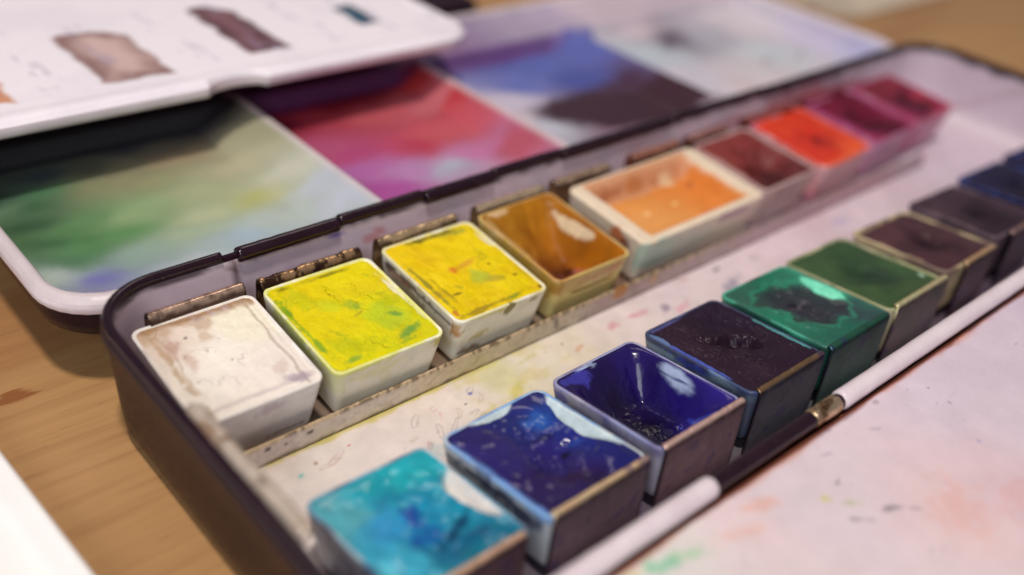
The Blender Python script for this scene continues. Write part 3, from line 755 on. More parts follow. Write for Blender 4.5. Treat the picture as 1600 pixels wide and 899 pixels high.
def edge_lip(m, wid=0.10, depth=0.35):
    return -depth*ss(1-wid*2.2, 1-wid, m)*ss(1.0, 1-wid*0.5, m)

# --- far row
def p_white(s, q, m, X, Y):
    c = shep(s, q, [(0, 0, (244, 235, 224)), (.5, -.4, (242, 234, 210)), (-.5, .3, (242, 233, 222)), (.2, .6, (242, 230, 220)), (-.6, -.6, (230, 212, 198)), (.6, .5, (238, 226, 218))], 1, 1.5, .05, .15, 2, 1)
    c = mixc(c, lin((116, 70, 42)), .95*ss(-.80, -.95, q+.07*fbm(s*4, q*2, 3)))
    c = mixc(c, lin((186, 150, 116)), .6*ss(-.62, -.86, q+.2*fbm(s*3, q*3, 4)))
    d = np.abs(s+.80+.05*fbm(q*4, s*4, 5)); c = mixc(c, lin((178, 140, 92)), .6*ss(.09, .02, d)*ss(-.2, .4, fbm(q*5, s*3, 15)+.3))
    d = np.abs(s+.68+.08*fbm(q*3, s*3, 6)); c = mixc(c, lin((166, 132, 102)), .4*ss(.04, .005, d)*ss(.8, .2, q))
    d = np.abs(s-.80+.03*fbm(q*4, s*4, 7)); c = mixc(c, lin((168, 142, 126)), .6*ss(.05, .0, d))
    d = np.abs(q-.84+.03*fbm(s*4, q*4, 8)); c = mixc(c, lin((186, 164, 168)), .5*ss(.07, .0, d))
    c = spots(c, s, q, [(-.62, -.5, .22, .24, 20, (190, 150, 136), .75), (-.56, -.15, .14, .25, 10, (192, 148, 130), .5), (-.1, -.5, .14, .12, 0, (200, 170, 140), .6), (.55, .55, .2, .2, 0, (212, 190, 176), .6), (.3, -.86, .3, .1, 0, (206, 190, 206), .6), (.68, .8, .2, .1, 20, (160, 140, 156), .7), (-.36, -.56, .025, .02, 0, (90, 80, 78), .8), (-.33, -.60, .03, .04, 40, (70, 60, 60), .9), (0.02, .12, .025, .025, 0, (120, 100, 96), .9)], .9, 3, 2, .9)
    c, d = lines(c, s, q, [[(-.3, .25), (-.12, .45), (-.02, .55)], [(-.5, -.2), (-.3, -.25), (-.15, -.15)], [(-.6, .35), (-.35, .3)], [(.2, .05), (.15, .4)], [(-.1, -.35), (.1, -.28)]], .018, (140, 116, 108), .45, .16, 5, 3)
    z = .02-.12*m**2+.10*fbm(s*3, q*3, 9)+edge_lip(m, .06, .10)-.05*ss(.03, 0, d)
    return grain(c, s, q, 6, .05, 3), z, np.full(len(s), .5)

def crackle(c, s, q, f, col, st, sd, w_=.06):
    r = np.abs(fbm(s*f, q*f, sd, 4)); g = np.abs(fbm(s*f*1.7+4, q*f*1.7, sd+5, 4))
    mk = np.maximum(ss(w_, 0, r)*ss(.1, .6, fbm(s*1.6, q*1.6, sd+2)), .4*ss(w_, 0, g)*ss(.2, .7, fbm(s*1.9+3, q*1.9, sd+9)))
    return mixc(c, lin(col), st*mk), mk

def p_lemon(s, q, m, X, Y):
    c = shep(s, q, [(0, 0, (228, 210, 6)), (-.5, -.5, (230, 206, 4)), (.5, -.5, (232, 214, 6)), (0, .5, (228, 214, 4)), (.4, .35, (206, 208, 10)), (-.3, .1, (222, 204, 6))], 1, 1.5, .05, .15, 2, 1)
    c = mixc(c, lin((206, 170, 20)), .3*ss(.0, .8, fbm(s*2.2, q*2.2, 41, 6, .6)))
    c = mixc(c, lin((176, 188, 16)), .5*ss(.0, .7, fbm(s*1.6+2, q*1.6, 61, 7, .68)))
    c = mixc(c, lin((120, 150, 30)), .5*ss(.09, .0, np.abs(fbm(s*1.5, q*1.5, 63)))*ss(.0, .5, fbm(s*2, q*2, 64)))
    c = spots(c, s, q, [(.08, -.12, .26, .2, 30, (160, 180, 36), .8), (.14, -.06, .12, .1, 0, (104, 150, 48), .6), (.46, .38, .34, .3, 20, (186, 200, 40), .85), (.56, .30, .3, .07, 35, (96, 150, 60), .75), (.58, .72, .24, .09, -20, (96, 156, 60), .85), (.36, .88, .3, .06, -5, (130, 170, 40), .7), (-.62, .86, .2, .07, 0, (120, 160, 50), .8), (-.92, -.3, .09, .6, -2, (100, 150, 30), .95), (-.9, .35, .07, .45, -3, (126, 164, 40), .9), (.3, .15, .3, .25, 0, (196, 206, 30), .7), (-.2, -.2, .25, .2, 30, (196, 206, 30), .6), (.1, .05, .2, .04, -15, (180, 160, 50), .6), (.12, -.9, .6, .08, 0, (126, 120, 30), .85), (-.7, -.9, .2, .1, 0, (110, 90, 20), .7)], .7, 2.6, 4, .75)
    c = spots(c, s, q, [(.93, -.15, .08, .40, -6, (238, 232, 190), .95), (.96, .35, .05, .3, -4, (232, 230, 170), .8)], .5, 4, 8)
    c, mk = crackle(c, s, q, 2.2, (120, 116, 20), .4, 17, .02)
    c, d = lines(c, s, q, [[(-.2, -.75), (.05, -.35), (.15, -.2)], [(-.15, .15), (.1, .1), (.25, .1)], [(.3, -.7), (.42, -.4), (.5, -.1)], [(-.35, .5), (-.1, .62), (0, .8)]], .014, (130, 118, 20), .55, .14, 6, 7)
    z = .0-.10*m**2+.16*fbm(s*2.5, q*2.5, 19)*ss(1, .8, m)+.03*fbm(s*5, q*5, 20)+edge_lip(m, .04, .06)-.03*mk-.08*ss(.03, 0, d)
    return grain(c, s, q, 7, .06, 3), z, np.full(len(s), .42)

def p_yellow(s, q, m, X, Y):
    c = shep(s, q, [(0, 0, (232, 200, 6)), (-.4, -.5, (234, 200, 4)), (.5, -.3, (236, 208, 4)), (0, .6, (226, 196, 4)), (.6, .5, (228, 200, 4))], 1, 1.5, .05, .15, 2, 1)
    c = mixc(c, lin((206, 156, 14)), .35*ss(.0, .8, fbm(s*2.4, q*2.4, 43, 6, .6)))
    c = mixc(c, lin((150, 140, 30)), .5*ss(.08, .0, np.abs(fbm(s*1.4+5, q*1.4, 73)))*ss(.0, .5, fbm(s*2, q*2, 74)))
    c = mixc(c, lin((240, 214, 20)), .5*ss(.1, .6, fbm(s*3, q*3, 75)))
    c = spots(c, s, q, [(-.2, -.05, .15, .13, 30, (214, 108, 36), .9), (.05, -.08, .34, .08, -10, (206, 146, 40), .75), (.16, .22, .24, .24, 10, (176, 184, 50), .9), (.3, .42, .2, .1, 20, (160, 150, 50), .6), (-.88, -.1, .07, .9, -2, (130, 120, 40), .85), (-.7, .3, .06, .4, -5, (140, 120, 30), .6), (-.1, -.92, .9, .09, 0, (96, 92, 30), .9), (.55, -.85, .4, .14, 0, (150, 150, 50), .8), (-.3, .9, .7, .07, -2, (150, 124, 30), .8), (-.55, .45, .12, .04, 0, (120, 90, 20), .8), (.35, .9, .2, .06, 0, (130, 140, 40), .8), (.9, .55, .05, .3, 0, (190, 150, 30), .6)], .6, 2.6, 24, .7)
    c = spots(c, s, q, [(.92, -.45, .06, .25, -6, (226, 220, 190), .9), (.48, .1, .025, .025, 0, (70, 60, 30), 1), (.72, .5, .05, .03, 0, (110, 80, 20), .9), (.93, .9, .04, .04, 0, (110, 70, 20), .9), (-.9, .8, .05, .08, 0, (190, 110, 40), .8)], .4, 4, 28)
    c, mk = crackle(c, s, q, 1.8, (130, 110, 20), .35, 27, .02)
    z = .02-.12*m**2+.18*fbm(s*2.2, q*2.2, 29)*ss(1, .8, m)+.035*fbm(s*5, q*5, 30)+edge_lip(m, .04, .06)-.03*mk+.12*np.exp(-((s+.2)**2+(q+.05)**2)/.02)
    return grain(c, s, q, 7, .06, 3), z, np.full(len(s), .4)

def hollow(s, q, depth, cx, cy, rx, ry, pw=2.2):
    d = np.sqrt(((s-cx)/rx)**2+((q-cy)/ry)**2)
    return -depth*np.clip(1-d, 0, 1)**(1/pw) if False else -depth*ss(1.0, 0.0, d)

def p_ochre(s, q, m, X, Y):
    c = shep(s, q, [(-.3, -.6, (176, 120, 34)), (.2, -.7, (178, 116, 26)), (.5, -.3, (170, 104, 24)), (0, -.1, (112, 52, 10)), (0, .15, (66, 26, 10)), (.2, .3, (60, 24, 12)), (-.6, 0, (166, 108, 30)), (0, .5, (90, 36, 22)), (.7, .6, (180, 108, 20)), (-.35, .6, (110, 50, 26)), (.3, .55, (120, 52, 36))], 1, 1.5, .04, .2, 1.5, 3)
    c = spots(c, s, q, [(.82, -.08, .075, .6, -7, (226, 202, 168), .95), (-.45, -.93, .3, .06, 0, (214, 184, 140), .8), (.22, .36, .09, .1, 0, (56, 26, 16), .9), (.36, .5, .18, .13, 0, (176, 100, 80), .8), (-.9, -.2, .1, .8, 0, (190, 160, 100), .7), (.05, -.4, .04, .4, 0, (130, 76, 14), .6)], .5, 3, 6, .5)
    z = -6.4*ss(.97, .45, np.abs(s-.02))*ss(1.02, .1, np.abs(q-.25)/1.22)**.7-.05+.4*fbm(s*2, q*2, 8)*ss(1, .7, m)
    z = z+1.6*ss(.45, 0, np.hypot(s-.38, q-.55))
    return grain(c, s, q, 3, .22, 3), np.minimum(z, .05), np.full(len(s), .3)

def p_peach(s, q, m, X, Y):
    c = shep(s, q, [(0, .2, (222, 152, 84)), (-.4, .2, (224, 158, 92)), (.4, .1, (220, 136, 66)), (0, -.3, (220, 148, 76)), (.3, -.5, (214, 130, 60)), (.6, -.2, (216, 126, 56))], 1, 1.5, .04, .15, 2, 2)
    inn = np.maximum(np.abs(s)*1.0, np.abs(q))
    c = mixc(c, lin((206, 150, 116)), .8*ss(-.50, -.64, q+.05*fbm(s*5, q*5, 3)))
    c = spots(c, s, q, [(-.5, -.72, .2, .1, 0, (160, 92, 60), .7), (-.12, -.74, .24, .1, 0, (190, 116, 64), .7), (.25, -.68, .1, .1, 0, (170, 100, 50), .6), (.42, -.62, .13, .16, 0, (226, 200, 160), .7), (.66, -.34, .06, .12, 0, (120, 60, 60), .7), (.6, .2, .2, .3, 0, (206, 118, 50), .6), (.45, .5, .12, .1, 0, (206, 120, 80), .6), (-.28, 0, .06, .08, 0, (246, 214, 160), .5), (.18, .0, .06, .07, 0, (248, 220, 150), .5)], .6, 4, 12, .8)
    rim = ss(.80, .86, np.maximum(np.abs(s)+.02, np.abs(q)*.98)+.025*fbm(s*2.5, q*2.5, 4, 6, .6))
    c = mixc(c, lin((232, 214, 190)), .95*np.maximum(rim*ss(-.95, -.5, q), ss(.8, .85, np.abs(s))))
    z = -3.3*ss(.84, .66, np.abs(s))*ss(.90, .58, np.abs(q))+.05*fbm(s*4, q*3, 3)+.12*fbm(s*2, q*2, 31)*ss(.8, .5, m)
    return grain(c, s, q, 4, .06, 3), np.minimum(z, .04), np.full(len(s), .32)

def simple(samples, sp=[], depth=.8, cen=(0, 0), rx=.8, ry=.8, rough=.45, bumpy=.2, sd=1, grainy=.12, lip=.2, crack=None, warp=.2):
    def fn(s, q, m, X, Y):
        c = shep(s, q, samples, 1, 1.5, .04, warp, 1.8, sd)
        c = spots(c, s, q, sp, .5, 3, sd+3, .8)
        d = np.hypot((s-cen[0])/rx, (q-cen[1])/ry)+.22*fbm(s*2, q*2, sd+1)
        z = -depth*ss(1.0, .1, d)+bumpy*fbm(s*2.6, q*2.6, sd+2)*ss(1, .8, m)-.1*m**2+edge_lip(m, .06, lip)
        if crack:
            c, mk = crackle(c, s, q, 2.2, crack, .6, sd+20, .06); z = z-.15*mk
        return grain(c, s, q, 5, grainy, sd), np.minimum(z, .45), np.full(len(s), rough)
    return fn

W = (248, 244, 240)
pan('white', 1, 32.6, -9.0, 16.2, 18.6, -1.2, 'white paint pan at the left end with grimy brown paint edges', p_white,
    {'base': W, 'wash': [((206, 190, 196), .16, .5, .35)], 'rim': [((206, 176, 140), .5, .25, .3)], 'spots': [('F', .1, 1.6, .22, .9, (196, 170, 180), .55), ('F', .4, 7.2, .3, .5, (120, 96, 70), .6)]}, res=170)
pan('lemon', 1, 50.8, -9.6, 16.6, 18.9, -1.4, 'lemon yellow paint pan with green streaks beside the white one', p_lemon,
    {'base': (246, 241, 220), 'rim': [((226, 226, 90), .6, .75, .5)], 'wash': [((222, 222, 150), .22, .5, .3)], 'spots': [('L', .1, 1.2, .7, 1.2, (190, 206, 60), .6), ('L', -.85, 2.0, .3, 2.5, (206, 216, 120), .35), ('F', .88, 1.0, .16, .8, (190, 180, 30), .8), ('F', -.2, 2.2, .5, 1.2, (226, 222, 130), .4)]}, res=180)
pan('yellow', 1, 70.3, -9.3, 16.3, 19.0, -1.0, 'golden yellow paint pan with an orange fleck and spotted dirty sides', p_yellow,
    {'base': (246, 241, 222), 'rim': [((222, 210, 120), .5, .6, .3)], 'wash': [((206, 186, 110), .2, .5, .35)],
     'spots': [('L', .72, 1.3, .13, .8, (60, 40, 24), .9), ('L', .3, 1.3, .3, .7, (90, 66, 26), .85), ('L', .45, 2.0, .3, .6, (180, 100, 40), .5), ('L', -.35, 1.5, .5, .45, (80, 60, 34), .85), ('L', .3, 3.2, .5, 1.2, (150, 140, 70), .6), ('L', -.9, 2.6, .1, .7, (190, 130, 50), .7), ('F', -.97, 1.8, .07, 1.4, (196, 140, 50), .7), ('F', .12, .9, .14, .9, (130, 116, 40), .95), ('F', .66, .9, .1, .5, (140, 120, 60), .8), ('F', -.1, .7, .1, .3, (210, 200, 50), .7), ('F', -.45, 4.2, .2, .9, (190, 176, 90), .7), ('F', -.62, 6.6, .3, .6, (130, 80, 40), .8), ('F', -.1, 7.4, .6, .7, (110, 86, 50), .6), ('L', -.2, 5, .5, 1.0, (200, 186, 130), .5)]}, res=170)
pan('ochre', 1, 88.6, -9.2, 15.6, 19.2, -0.4, 'hollowed ochre paint pan with translucent yellow-brown sides', p_ochre,
    {'base': (222, 200, 130), 'rim': [((196, 140, 110), .5, .8, .3), ((190, 140, 40), 2.2, .5, .25)], 'wash': [((206, 186, 110), .4, .6, .3)], 'low': ((222, 206, 140), .5), 'spots': [('F', .2, 1.6, .6, 1.0, (190, 120, 80), .6), ('L', 0, 2, 1.0, 2.2, (196, 160, 60), .8), ('F', .6, 1.2, .2, .6, (206, 90, 60), .5), ('F', -.9, 1.5, .1, 2, (170, 120, 30), .7)]}, res=130)
pan('peach', 1, 116.3, -9.4, 32.0, 17.8, 0.3, 'wide cream paint pan holding a hollow of orange-peach paint', p_peach,
    {'base': (236, 220, 200), 'rim': [((236, 214, 180), 1.0, .4, .3)], 'wash': [((226, 200, 190), .25, .5, .3)], 'spots': [('F', -.8, 3.5, .45, 3.6, (176, 206, 190), .85), ('F', -.3, 4, .5, 3, (196, 206, 196), .6), ('F', .45, 1.2, .3, .8, (176, 120, 150), .7), ('F', .55, 2.2, .3, .6, (186, 150, 170), .5), ('L', -.35, 1.6, .2, 1.6, (206, 110, 50), .9), ('L', -.55, 2.4, .12, 1.0, (130, 60, 30), .8), ('L', .1, 3, .5, 1.2, (200, 150, 130), .5), ('R', 0, 3, .8, 2, (190, 160, 160), .5)]}, res=190)
pan('brown', 1, 142.0, -8.8, 16.8, 17.2, 1.4, 'red-brown paint pan with a dark hollow and pale smudged sides', simple(
    [(-.3, -.5, (140, 62, 58)), (.2, -.6, (134, 56, 54)), (0, 0, (80, 26, 28)), (.2, .4, (48, 16, 22)), (-.7, 0, (130, 64, 58)), (.7, .2, (120, 50, 50)), (.7, .7, (100, 44, 46)), (-.5, .7, (80, 34, 36))], [(.9, -.2, .1, .5, 0, (196, 150, 146), .7), (-.92, 0, .08, .8, 0, (196, 150, 140), .6)], 3.4, (.05, .25), .9, 1.0, .35, .15, 3),
    {'base': (214, 190, 186), 'rim': [((190, 150, 150), .8, .6, .3)], 'wash': [((186, 140, 140), .4, .6, .3)], 'spots': [('F', 0, 2, .7, 1.4, (150, 100, 106), .5)]}, res=90)
pan('red', 1, 161.2, -8.6, 18.0, 18.2, 2.0, 'bright vermilion red paint pan between the brown and crimson ones', simple(
    [(-.5, -.5, (216, 66, 40)), (.3, -.6, (214, 60, 36)), (0, 0, (200, 44, 30)), (.1, .3, (150, 36, 34)), (.7, .2, (222, 70, 40)), (-.3, .7, (214, 56, 34)), (.4, .8, (228, 90, 50)), (-.8, .2, (206, 56, 40))], [(.1, .1, .2, .22, 0, (110, 30, 34), .8), (.0, .92, 1.0, .1, 0, (236, 110, 60), .7)], .9, (.05, .1), .6, .6, .4, .2, 5),
    {'base': (228, 180, 182), 'rim': [((226, 90, 60), 1.2, .9, .3)], 'wash': [((210, 96, 96), .35, .7, .4), ((200, 140, 176), .3, .6, .3)]}, res=80)
pan('crimson', 1, 180.8, -8.0, 17.6, 17.4, 2.6, 'deep crimson paint pan with magenta stained sides', simple(
    [(-.5, -.5, (120, 28, 54)), (.3, -.6, (100, 20, 42)), (0, 0, (80, 12, 34)), (.1, .4, (64, 12, 30)), (.7, .2, (130, 36, 66)), (-.7, .5, (150, 50, 90))], [(-.3, -.2, .3, .3, 0, (60, 14, 26), .7), (.92, 0, .1, .9, 0, (176, 80, 130), .6), (-.92, 0, .1, .9, 0, (180, 70, 130), .6)], 1.4, (0, .2), .8, .8, .35, .2, 7),
    {'base': (206, 150, 182), 'rim': [((170, 60, 120), 1.4, .8, .3)], 'wash': [((196, 90, 126), .35, .7, .4)]}, res=80)
pan('purple', 1, 199.6, -7.2, 16.4, 17.0, 2.0, 'dark maroon paint pan last in the far row with pink edges', simple(
    [(-.5, -.5, (120, 40, 56)), (.3, -.6, (130, 46, 60)), (0, 0, (70, 22, 38)), (.3, .3, (56, 18, 34)), (.8, .5, (170, 50, 76)), (-.7, .5, (120, 40, 70))], [(.2, .1, .4, .4, 0, (60, 22, 36), .7), (.5, .93, .6, .1, 0, (196, 60, 100), .8)], 1.6, (.1, .2), .8, .8, .4, .2, 9),
    {'base': (206, 146, 170), 'rim': [((180, 60, 96), 1.2, .8, .3)], 'wash': [((180, 60, 110), .5, .8, .4)]}, res=80)

# --- near row
def p_cyan(s, q, m, X, Y):
    c = shep(s, q, [(-.7, -.6, (90, 176, 190)), (0, -.7, (30, 160, 176)), (.4, -.8, (34, 168, 180)), (-.3, -.1, (40, 130, 180)), (.2, 0, (24, 130, 170)), (.6, .4, (30, 140, 170)), (-.6, .4, (60, 170, 200)), (0, .6, (20, 110, 150)), (.6, .8, (20, 100, 130)), (-.2, .9, (24, 130, 150))], 1, 1.6, .04, .25, 1.8, 3)
    c = spots(c, s, q, [(-.05, -.02, .24, .42, 25, (18, 60, 150), .95), (.0, .2, .3, .16, 0, (26, 76, 150), .7), (.3, .38, .42, .14, -15, (12, 44, 84), .85), (.45, .66, .42, .18, 0, (16, 56, 104), .75), (-.5, .0, .3, .3, 0, (60, 150, 200), .5), (.25, .75, .25, .2, 0, (20, 120, 140), .5), (-.85, .6, .1, .5, 0, (110, 210, 230), .6)], .7, 3, 6, .9)
    wh = ss(1.0, .75, np.hypot((s-1.04)/.42, (q-.02)/.56)+.12*fbm(s*3, q*3, 8))
    c = mixc(c, lin((226, 220, 216)), wh)
    d = np.hypot((s-.1)/.75, (q-.3)/.75)+.2*fbm(s*2, q*2, 4)
    z = -1.0*ss(1.0, .2, d)-1.5*wh*ss(.99, .85, np.abs(s))+.5*fbm(s*1.7, q*1.7, 5, 3)*ss(1, .75, m)-.4*ss(.12, 0, np.abs(fbm(s*1.3+3, q*1.3, 6, 2)))*ss(.95, .6, m)*ss(.9, .3, np.hypot(s, q-.1))+.12*np.maximum(0, fbm(s*4, q*4, 15))*ss(.9, .5, m)
    return grain(c, s, q, 5, .18, 3), np.minimum(z, .2), np.full(len(s), .12)

def p_ultra(s, q, m, X, Y):
    c = shep(s, q, [(-.6, -.5, (46, 36, 100)), (0, -.5, (36, 40, 112)), (.5, -.85, (40, 36, 96)), (.5, -.5, (30, 66, 150)), (-.2, 0, (38, 28, 96)), (.1, .2, (40, 30, 104)), (.6, .3, (32, 42, 124)), (0, .7, (40, 20, 62)), (.7, .8, (30, 32, 104)), (-.6, .6, (44, 28, 80))], 1, 1.6, .04, .25, 1.8, 13)
    c = spots(c, s, q, [(.42, -.5, .25, .18, 20, (50, 100, 180), .7), (.55, .12, .2, .1, 20, (40, 70, 150), .6), (-.1, .55, .4, .25, 0, (48, 24, 56), .7), (.28, .18, .09, .08, 0, (16, 10, 30), .9), (.15, -.25, .3, .05, 10, (22, 16, 60), .7)], .7, 3, 16, .9)
    wh = ss(1.0, .8, np.hypot((s-1.02)/.30, (q+.1)/.78)+.07*fbm(s*3, q*3, 18))
    wh2 = ss(.9, .98, -s+.03*fbm(s*5, q*5, 19))*ss(-.9, -.4, q)
    wh3 = ss(1.0, .7, np.hypot((s+.05)/.5, (q+1.02)/.16)+.15*fbm(s*4, q*4, 28))
    c = mixc(c, lin((206, 222, 226)), np.maximum(wh, wh3*.9))
    c = mixc(c, lin((110, 150, 220)), wh2*.9)
    d = np.hypot((s-.15)/.8, (q-.15)/.75)+.2*fbm(s*2, q*2, 14)
    z = -1.1*ss(1.0, .2, d)-1.3*wh*ss(.99, .86, np.abs(s))-.6*wh3*ss(.99, .85, np.abs(q))+.5*fbm(s*1.5, q*1.5, 25, 3)*ss(1, .75, m)-.4*ss(.12, 0, np.abs(fbm(s*1.2+7, q*1.2, 24, 2)))*ss(.95, .6, m)*ss(.9, .3, np.hypot(s, q-.2))+.6*np.maximum(0, fbm(s*3, q*3, 27, 3))*ss(.6, .1, np.hypot(s, q-.4))+.10*fbm(s*5, q*5, 26)*ss(.55, .1, np.hypot(s-.05, q-.3))
    return grain(c, s, q, 5, .18, 3), np.minimum(z, .35), np.full(len(s), .12)

def p_deep(s, q, m, X, Y):
    c = shep(s, q, [(-.7, -.6, (32, 16, 74)), (0, -.8, (30, 15, 72)), (.5, -.6, (34, 19, 92)), (0, 0, (14, 6, 24)), (.7, .1, (34, 22, 108)), (-.5, .2, (22, 10, 36)), (0, .6, (18, 8, 30)), (.7, .7, (44, 30, 128)), (-.6, .7, (20, 10, 32)), (.35, .2, (22, 12, 52)), (0, -.45, (24, 10, 44))], 1, 1.6, .04, .2, 1.8, 23)
    br = fbm(s*1.2, q*9, 31, 3)
    wh = ss(1.0, .45, np.hypot((s-.84+.08*(q+.1))/.10, (q+.02)/.5)+.35*fbm(s*5, q*2.0, 33))*ss(-.35, .25, fbm(s*30, q*1.3, 38, 3))
    wh2 = ss(1.0, .45, np.hypot((s+.35)/.34, (q+.95)/.10)+.3*fbm(s*4, q*4, 34))*ss(-.5, 0, fbm(s*3, q*22, 39))
    c = mixc(c, lin((176, 192, 226)), np.maximum(wh, wh2)*.9)
    c = spots(c, s, q, [(.58, .66, .06, .34, 4, (60, 76, 196), .85), (.42, .5, .04, .2, 10, (40, 50, 150), .6), (-.62, -.85, .35, .1, 0, (70, 70, 180), .6)], .5, 4, 36)  # blue streaks at the near right paint in a highlight
    z = -5.6*ss(.96, .50, np.abs(s))*ss(1.0, .35, np.abs(q-.05))+.25*fbm(s*2, q*2, 35)*ss(1, .7, m)
    z = z+.3*np.maximum(0, fbm(s*6, q*6, 37))*ss(.5, .1, np.hypot(s-.1, q-.2))
    return grain(c, s, q, 5, .15, 3), np.minimum(z, .1), np.full(len(s), .20)

def p_indigo(s, q, m, X, Y):
    c = shep(s, q, [(0, 0, (34, 20, 32)), (-.6, -.5, (46, 29, 44)), (.6, -.5, (36, 22, 42)), (.5, .5, (42, 26, 42)), (-.5, .5, (46, 29, 44))], 1, 1.5, .04, .2, 1.8, 43)
    c = spots(c, s, q, [(-.95, .1, .05, .6, 0, (80, 100, 190), .8), (-.95, -.7, .06, .3, 0, (110, 140, 190), .6), (-.4, -.95, .5, .05, 0, (90, 90, 150), .7), (.95, .3, .05, .6, 0, (90, 170, 170), .7)], .4, 4, 46)
    a_, b_ = (s-.1)*.8+(q-.05)*.6, -(s-.1)*.6+(q-.05)*.8
    d = np.hypot(a_/.62, b_/.24)+.35*fbm(s*2.5, q*2.5, 44)
    z = -1.5*ss(1.05, .25, d)+.34*fbm(s*2.0, q*2.0, 45)*ss(1, .75, m)+.09*fbm(s*5, q*5, 47)*ss(1, .8, m)+.7*np.exp(-((s+.02)**2+(q-.22)**2)/.015)
    r = np.abs(fbm(s*1.6+2, q*1.6, 48, 4)); z = z-.14*ss(.06, 0, r)*ss(1, .8, m)*ss(.9, .3, np.hypot(s+.2, q))
    return grain(c, s, q, 5, .15, 3), np.minimum(z, .5), .26+.2*ss(-.3, .5, fbm(s*3, q*3, 49))

def p_virid(s, q, m, X, Y):
    c = shep(s, q, [(0, -.9, (30, 110, 84)), (-.9, 0, (28, 124, 96)), (.9, 0, (46, 160, 126)), (0, .9, (28, 96, 78)), (0, 0, (50, 60, 66)), (-.5, -.5, (50, 90, 76)), (.5, .5, (50, 60, 70))], 1, 1.6, .05, .15, 2, 53)
    d = np.hypot((s+.02)/.78, (q-.04)/.74)+.42*fbm(s*1.5+3, q*1.5, 54, 6, .55)
    c = mixc(c, lin((42, 40, 50)), .9*ss(1.08, .62, d))
    c = mixc(c, lin((46, 150, 116)), .45*ss(.10, .02, np.abs(d-.95)))
    wh = ss(1.0, .7, np.hypot((s-.84)/.18, (q+.15)/.5)+.25*fbm(s*4, q*3, 56))
    c = mixc(c, lin((120, 226, 190)), wh)
    c = spots(c, s, q, [(-.16, -.05, .14, .13, 0, (110, 84, 92), .8), (-.05, -.18, .2, .08, 0, (24, 22, 34), .8)], .5, 4, 58)
    d2 = np.hypot((s+.05)/.8, (q)/.75)+.4*fbm(s*1.5+3, q*1.5, 54, 4)
    z = -.8*ss(1.15, .3, d2)+.2*fbm(s*2.2, q*2.2, 55)*ss(1, .75, m)-.6*ss(1, 0, np.hypot((s-.0)/.3, (q+.1)/.25))+.5*np.exp(-((s+.16)**2+(q+.0)**2)/.012)
    return grain(c, s, q, 5, .12, 3), np.minimum(z, .3), np.full(len(s), .3)

cupblue = (176, 184, 196)
pan('cyan', 2, 35.5, -44.3, 15.6, 18.8, -0.4, 'turquoise blue paint pan nearest the lower left corner of the box', p_cyan,
    {'base': (190, 206, 212), 'rim': [((60, 150, 190), 1.2, .7, .3)], 'wash': [((60, 40, 90), .35, .7, .3)]}, res=150, mat=M_wet)
pan('ultra', 2, 54.0, -44.2, 15.8, 18.4, 0.9, 'ultramarine blue paint pan right beside the turquoise one with pale blue rim', p_ultra,
    {'base': (196, 204, 210), 'rim': [((120, 170, 226), .8, .9, .3)], 'wash': [((90, 100, 140), .25, .7, .35)], 'spots': [('L', -.1, 1.7, .9, .7, (24, 40, 76), .9), ('L', -.5, 2.6, .3, .9, (40, 60, 110), .7), ('L', .7, 2.4, .3, 1.4, (60, 90, 110), .6), ('R', 0, 2, .8, 2, (150, 170, 190), .5)]}, res=170, mat=M_wet)
pan('deep', 2, 72.1, -44.0, 15.5, 18.7, 0.8, 'deep violet-blue paint pan, hollowed out, with white scrapes on its wall', p_deep,
    {'base': (176, 172, 190), 'rim': [((130, 140, 200), .7, .6, .3)], 'wash': [((90, 80, 140), .3, .7, .3)], 'spots': [('L', .85, 1.4, .25, 1.0, (60, 70, 160), .85), ('L', .3, 2.6, .14, .8, (80, 60, 130), .7), ('L', -.3, 1.2, .3, .6, (120, 110, 160), .5), ('R', -.5, 1.4, .4, 1.0, (60, 70, 170), .7)]}, res=160, mat=M_wet)
pan('indigo', 2, 90.2, -43.9, 15.6, 19.0, -0.4, 'nearly black indigo paint pan with a rough cratered surface', p_indigo,
    {'base': (120, 140, 160), 'rim': [((96, 120, 170), .6, .7, .4), ((40, 50, 90), 2.2, .8, .3)], 'wash': [((50, 50, 80), .5, .8, .3)], 'spots': [('L', .7, 1.2, .3, .7, (150, 180, 206), .6), ('L', 0, .9, .4, .6, (60, 70, 170), .8)]}, res=190)
pan('viridian', 2, 107.6, -43.9, 15.8, 19.0, -1.0, 'emerald green paint pan with a dark pool in its middle', p_virid,
    {'base': (36, 96, 80), 'rim': [((80, 180, 150), .5, .8, .4)], 'wash': [((36, 70, 66), .5, .8, .3)]}, res=150, mat=M_wet)
pan('sap', 2, 124.3, -44.0, 15.8, 19.2, -1.6, 'dull moss green paint pan with olive rim behind the emerald one', simple(
    [(-.5, -.5, (62, 86, 54)), (.4, -.6, (54, 80, 52)), (0, 0, (44, 66, 46)), (.2, .3, (38, 56, 44)), (.7, .3, (62, 88, 56)), (-.6, .5, (62, 86, 52)), (.2, .9, (62, 82, 52))], [(.05, .05, .3, .16, 10, (44, 56, 48), .7), (.3, .2, .4, .08, -10, (46, 60, 50), .6), (.92, -.2, .08, .6, 0, (150, 150, 116), .7), (.86, .62, .1, .1, 0, (176, 200, 180), .8), (.9, .93, .3, .06, 0, (190, 176, 110), .7)], .8, (0, 0), .7, .6, .42, .18, 61),
    {'base': (196, 186, 156), 'rim': [((140, 150, 100), .8, .7, .3)], 'wash': [((110, 120, 90), .35, .7, .3)], 'low': ((130, 120, 110), .4)}, res=110)
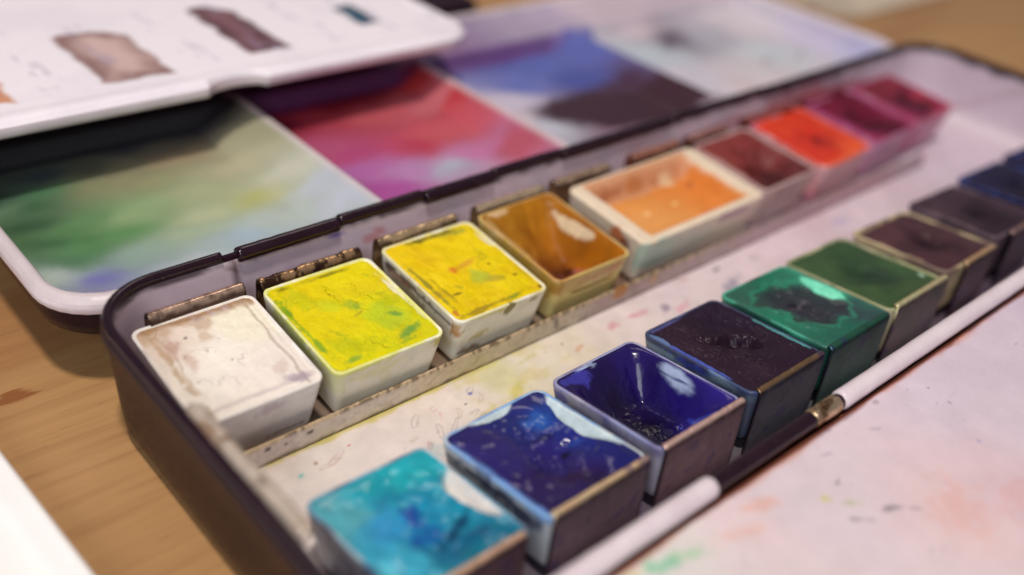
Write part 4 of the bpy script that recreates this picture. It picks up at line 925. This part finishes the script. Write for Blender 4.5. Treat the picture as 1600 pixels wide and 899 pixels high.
pan('umber', 2, 143.0, -44.1, 16.2, 17.6, -2.6, 'dark chocolate brown paint pan with a cream rim behind the moss green one', simple(
    [(-.5, -.5, (84, 54, 60)), (.4, -.6, (76, 48, 56)), (0, 0, (56, 34, 40)), (.1, .2, (40, 24, 30)), (.7, .4, (80, 52, 58)), (-.5, .6, (76, 48, 54))], [(.05, .0, .3, .2, 0, (34, 20, 28), .8), (-.95, 0, .06, .9, 0, (196, 170, 130), .8), (-.3, -.95, .7, .06, 0, (196, 176, 130), .7)], 1.2, (.05, .05), .5, .5, .4, .25, 71),
    {'base': (196, 176, 140), 'rim': [((206, 190, 150), .6, .6, .3)], 'wash': [((100, 76, 80), .5, .8, .3)]}, res=90)
pan('sepia', 2, 162.2, -43.6, 16.4, 17.0, -2.6, 'blackish sepia paint pan standing behind the chocolate brown one', simple(
    [(-.5, -.5, (72, 52, 62)), (.4, -.6, (66, 48, 58)), (0, 0, (46, 32, 42)), (.1, .2, (34, 24, 32)), (.7, .4, (66, 48, 60))], [(.05, .05, .35, .22, 0, (28, 18, 28), .8), (-.94, 0, .06, .9, 0, (130, 110, 110), .6)], 1.2, (.05, .05), .5, .5, .4, .25, 81),
    {'base': (110, 90, 100), 'wash': [((60, 46, 60), .5, .8, .3)]}, res=80)
pan('navy', 2, 181.6, -43.2, 16.4, 17.0, -2.2, 'navy blue paint pan near the far right with a bright blue edge', simple(
    [(-.5, -.5, (38, 32, 62)), (.4, -.6, (34, 30, 56)), (0, 0, (28, 22, 38)), (.7, .4, (40, 34, 64)), (-.5, .6, (34, 28, 48))], [(-.95, -.4, .05, .5, 0, (60, 90, 190), .8), (-.5, -.95, .4, .05, 0, (80, 116, 210), .8)], 1.2, (.05, .05), .6, .5, .4, .25, 91),
    {'base': (56, 56, 96), 'rim': [((70, 104, 200), .6, .6, .3)], 'wash': [((36, 32, 60), .6, .8, .3)]}, res=80)
pan('black', 2, 201.0, -43.2, 16.4, 17.0, -2.0, 'black-blue paint pan last in the near row cut by the right frame', simple(
    [(-.5, -.5, (40, 36, 70)), (.4, -.6, (40, 36, 60)), (0, 0, (28, 24, 40)), (.7, .4, (40, 36, 64))], [(-.4, -.93, .5, .08, 0, (60, 80, 170), .8)], 1.0, (.05, .05), .6, .5, .4, .25, 101),
    {'base': (44, 40, 72), 'wash': [((36, 34, 66), .5, .8, .3)]}, res=70)
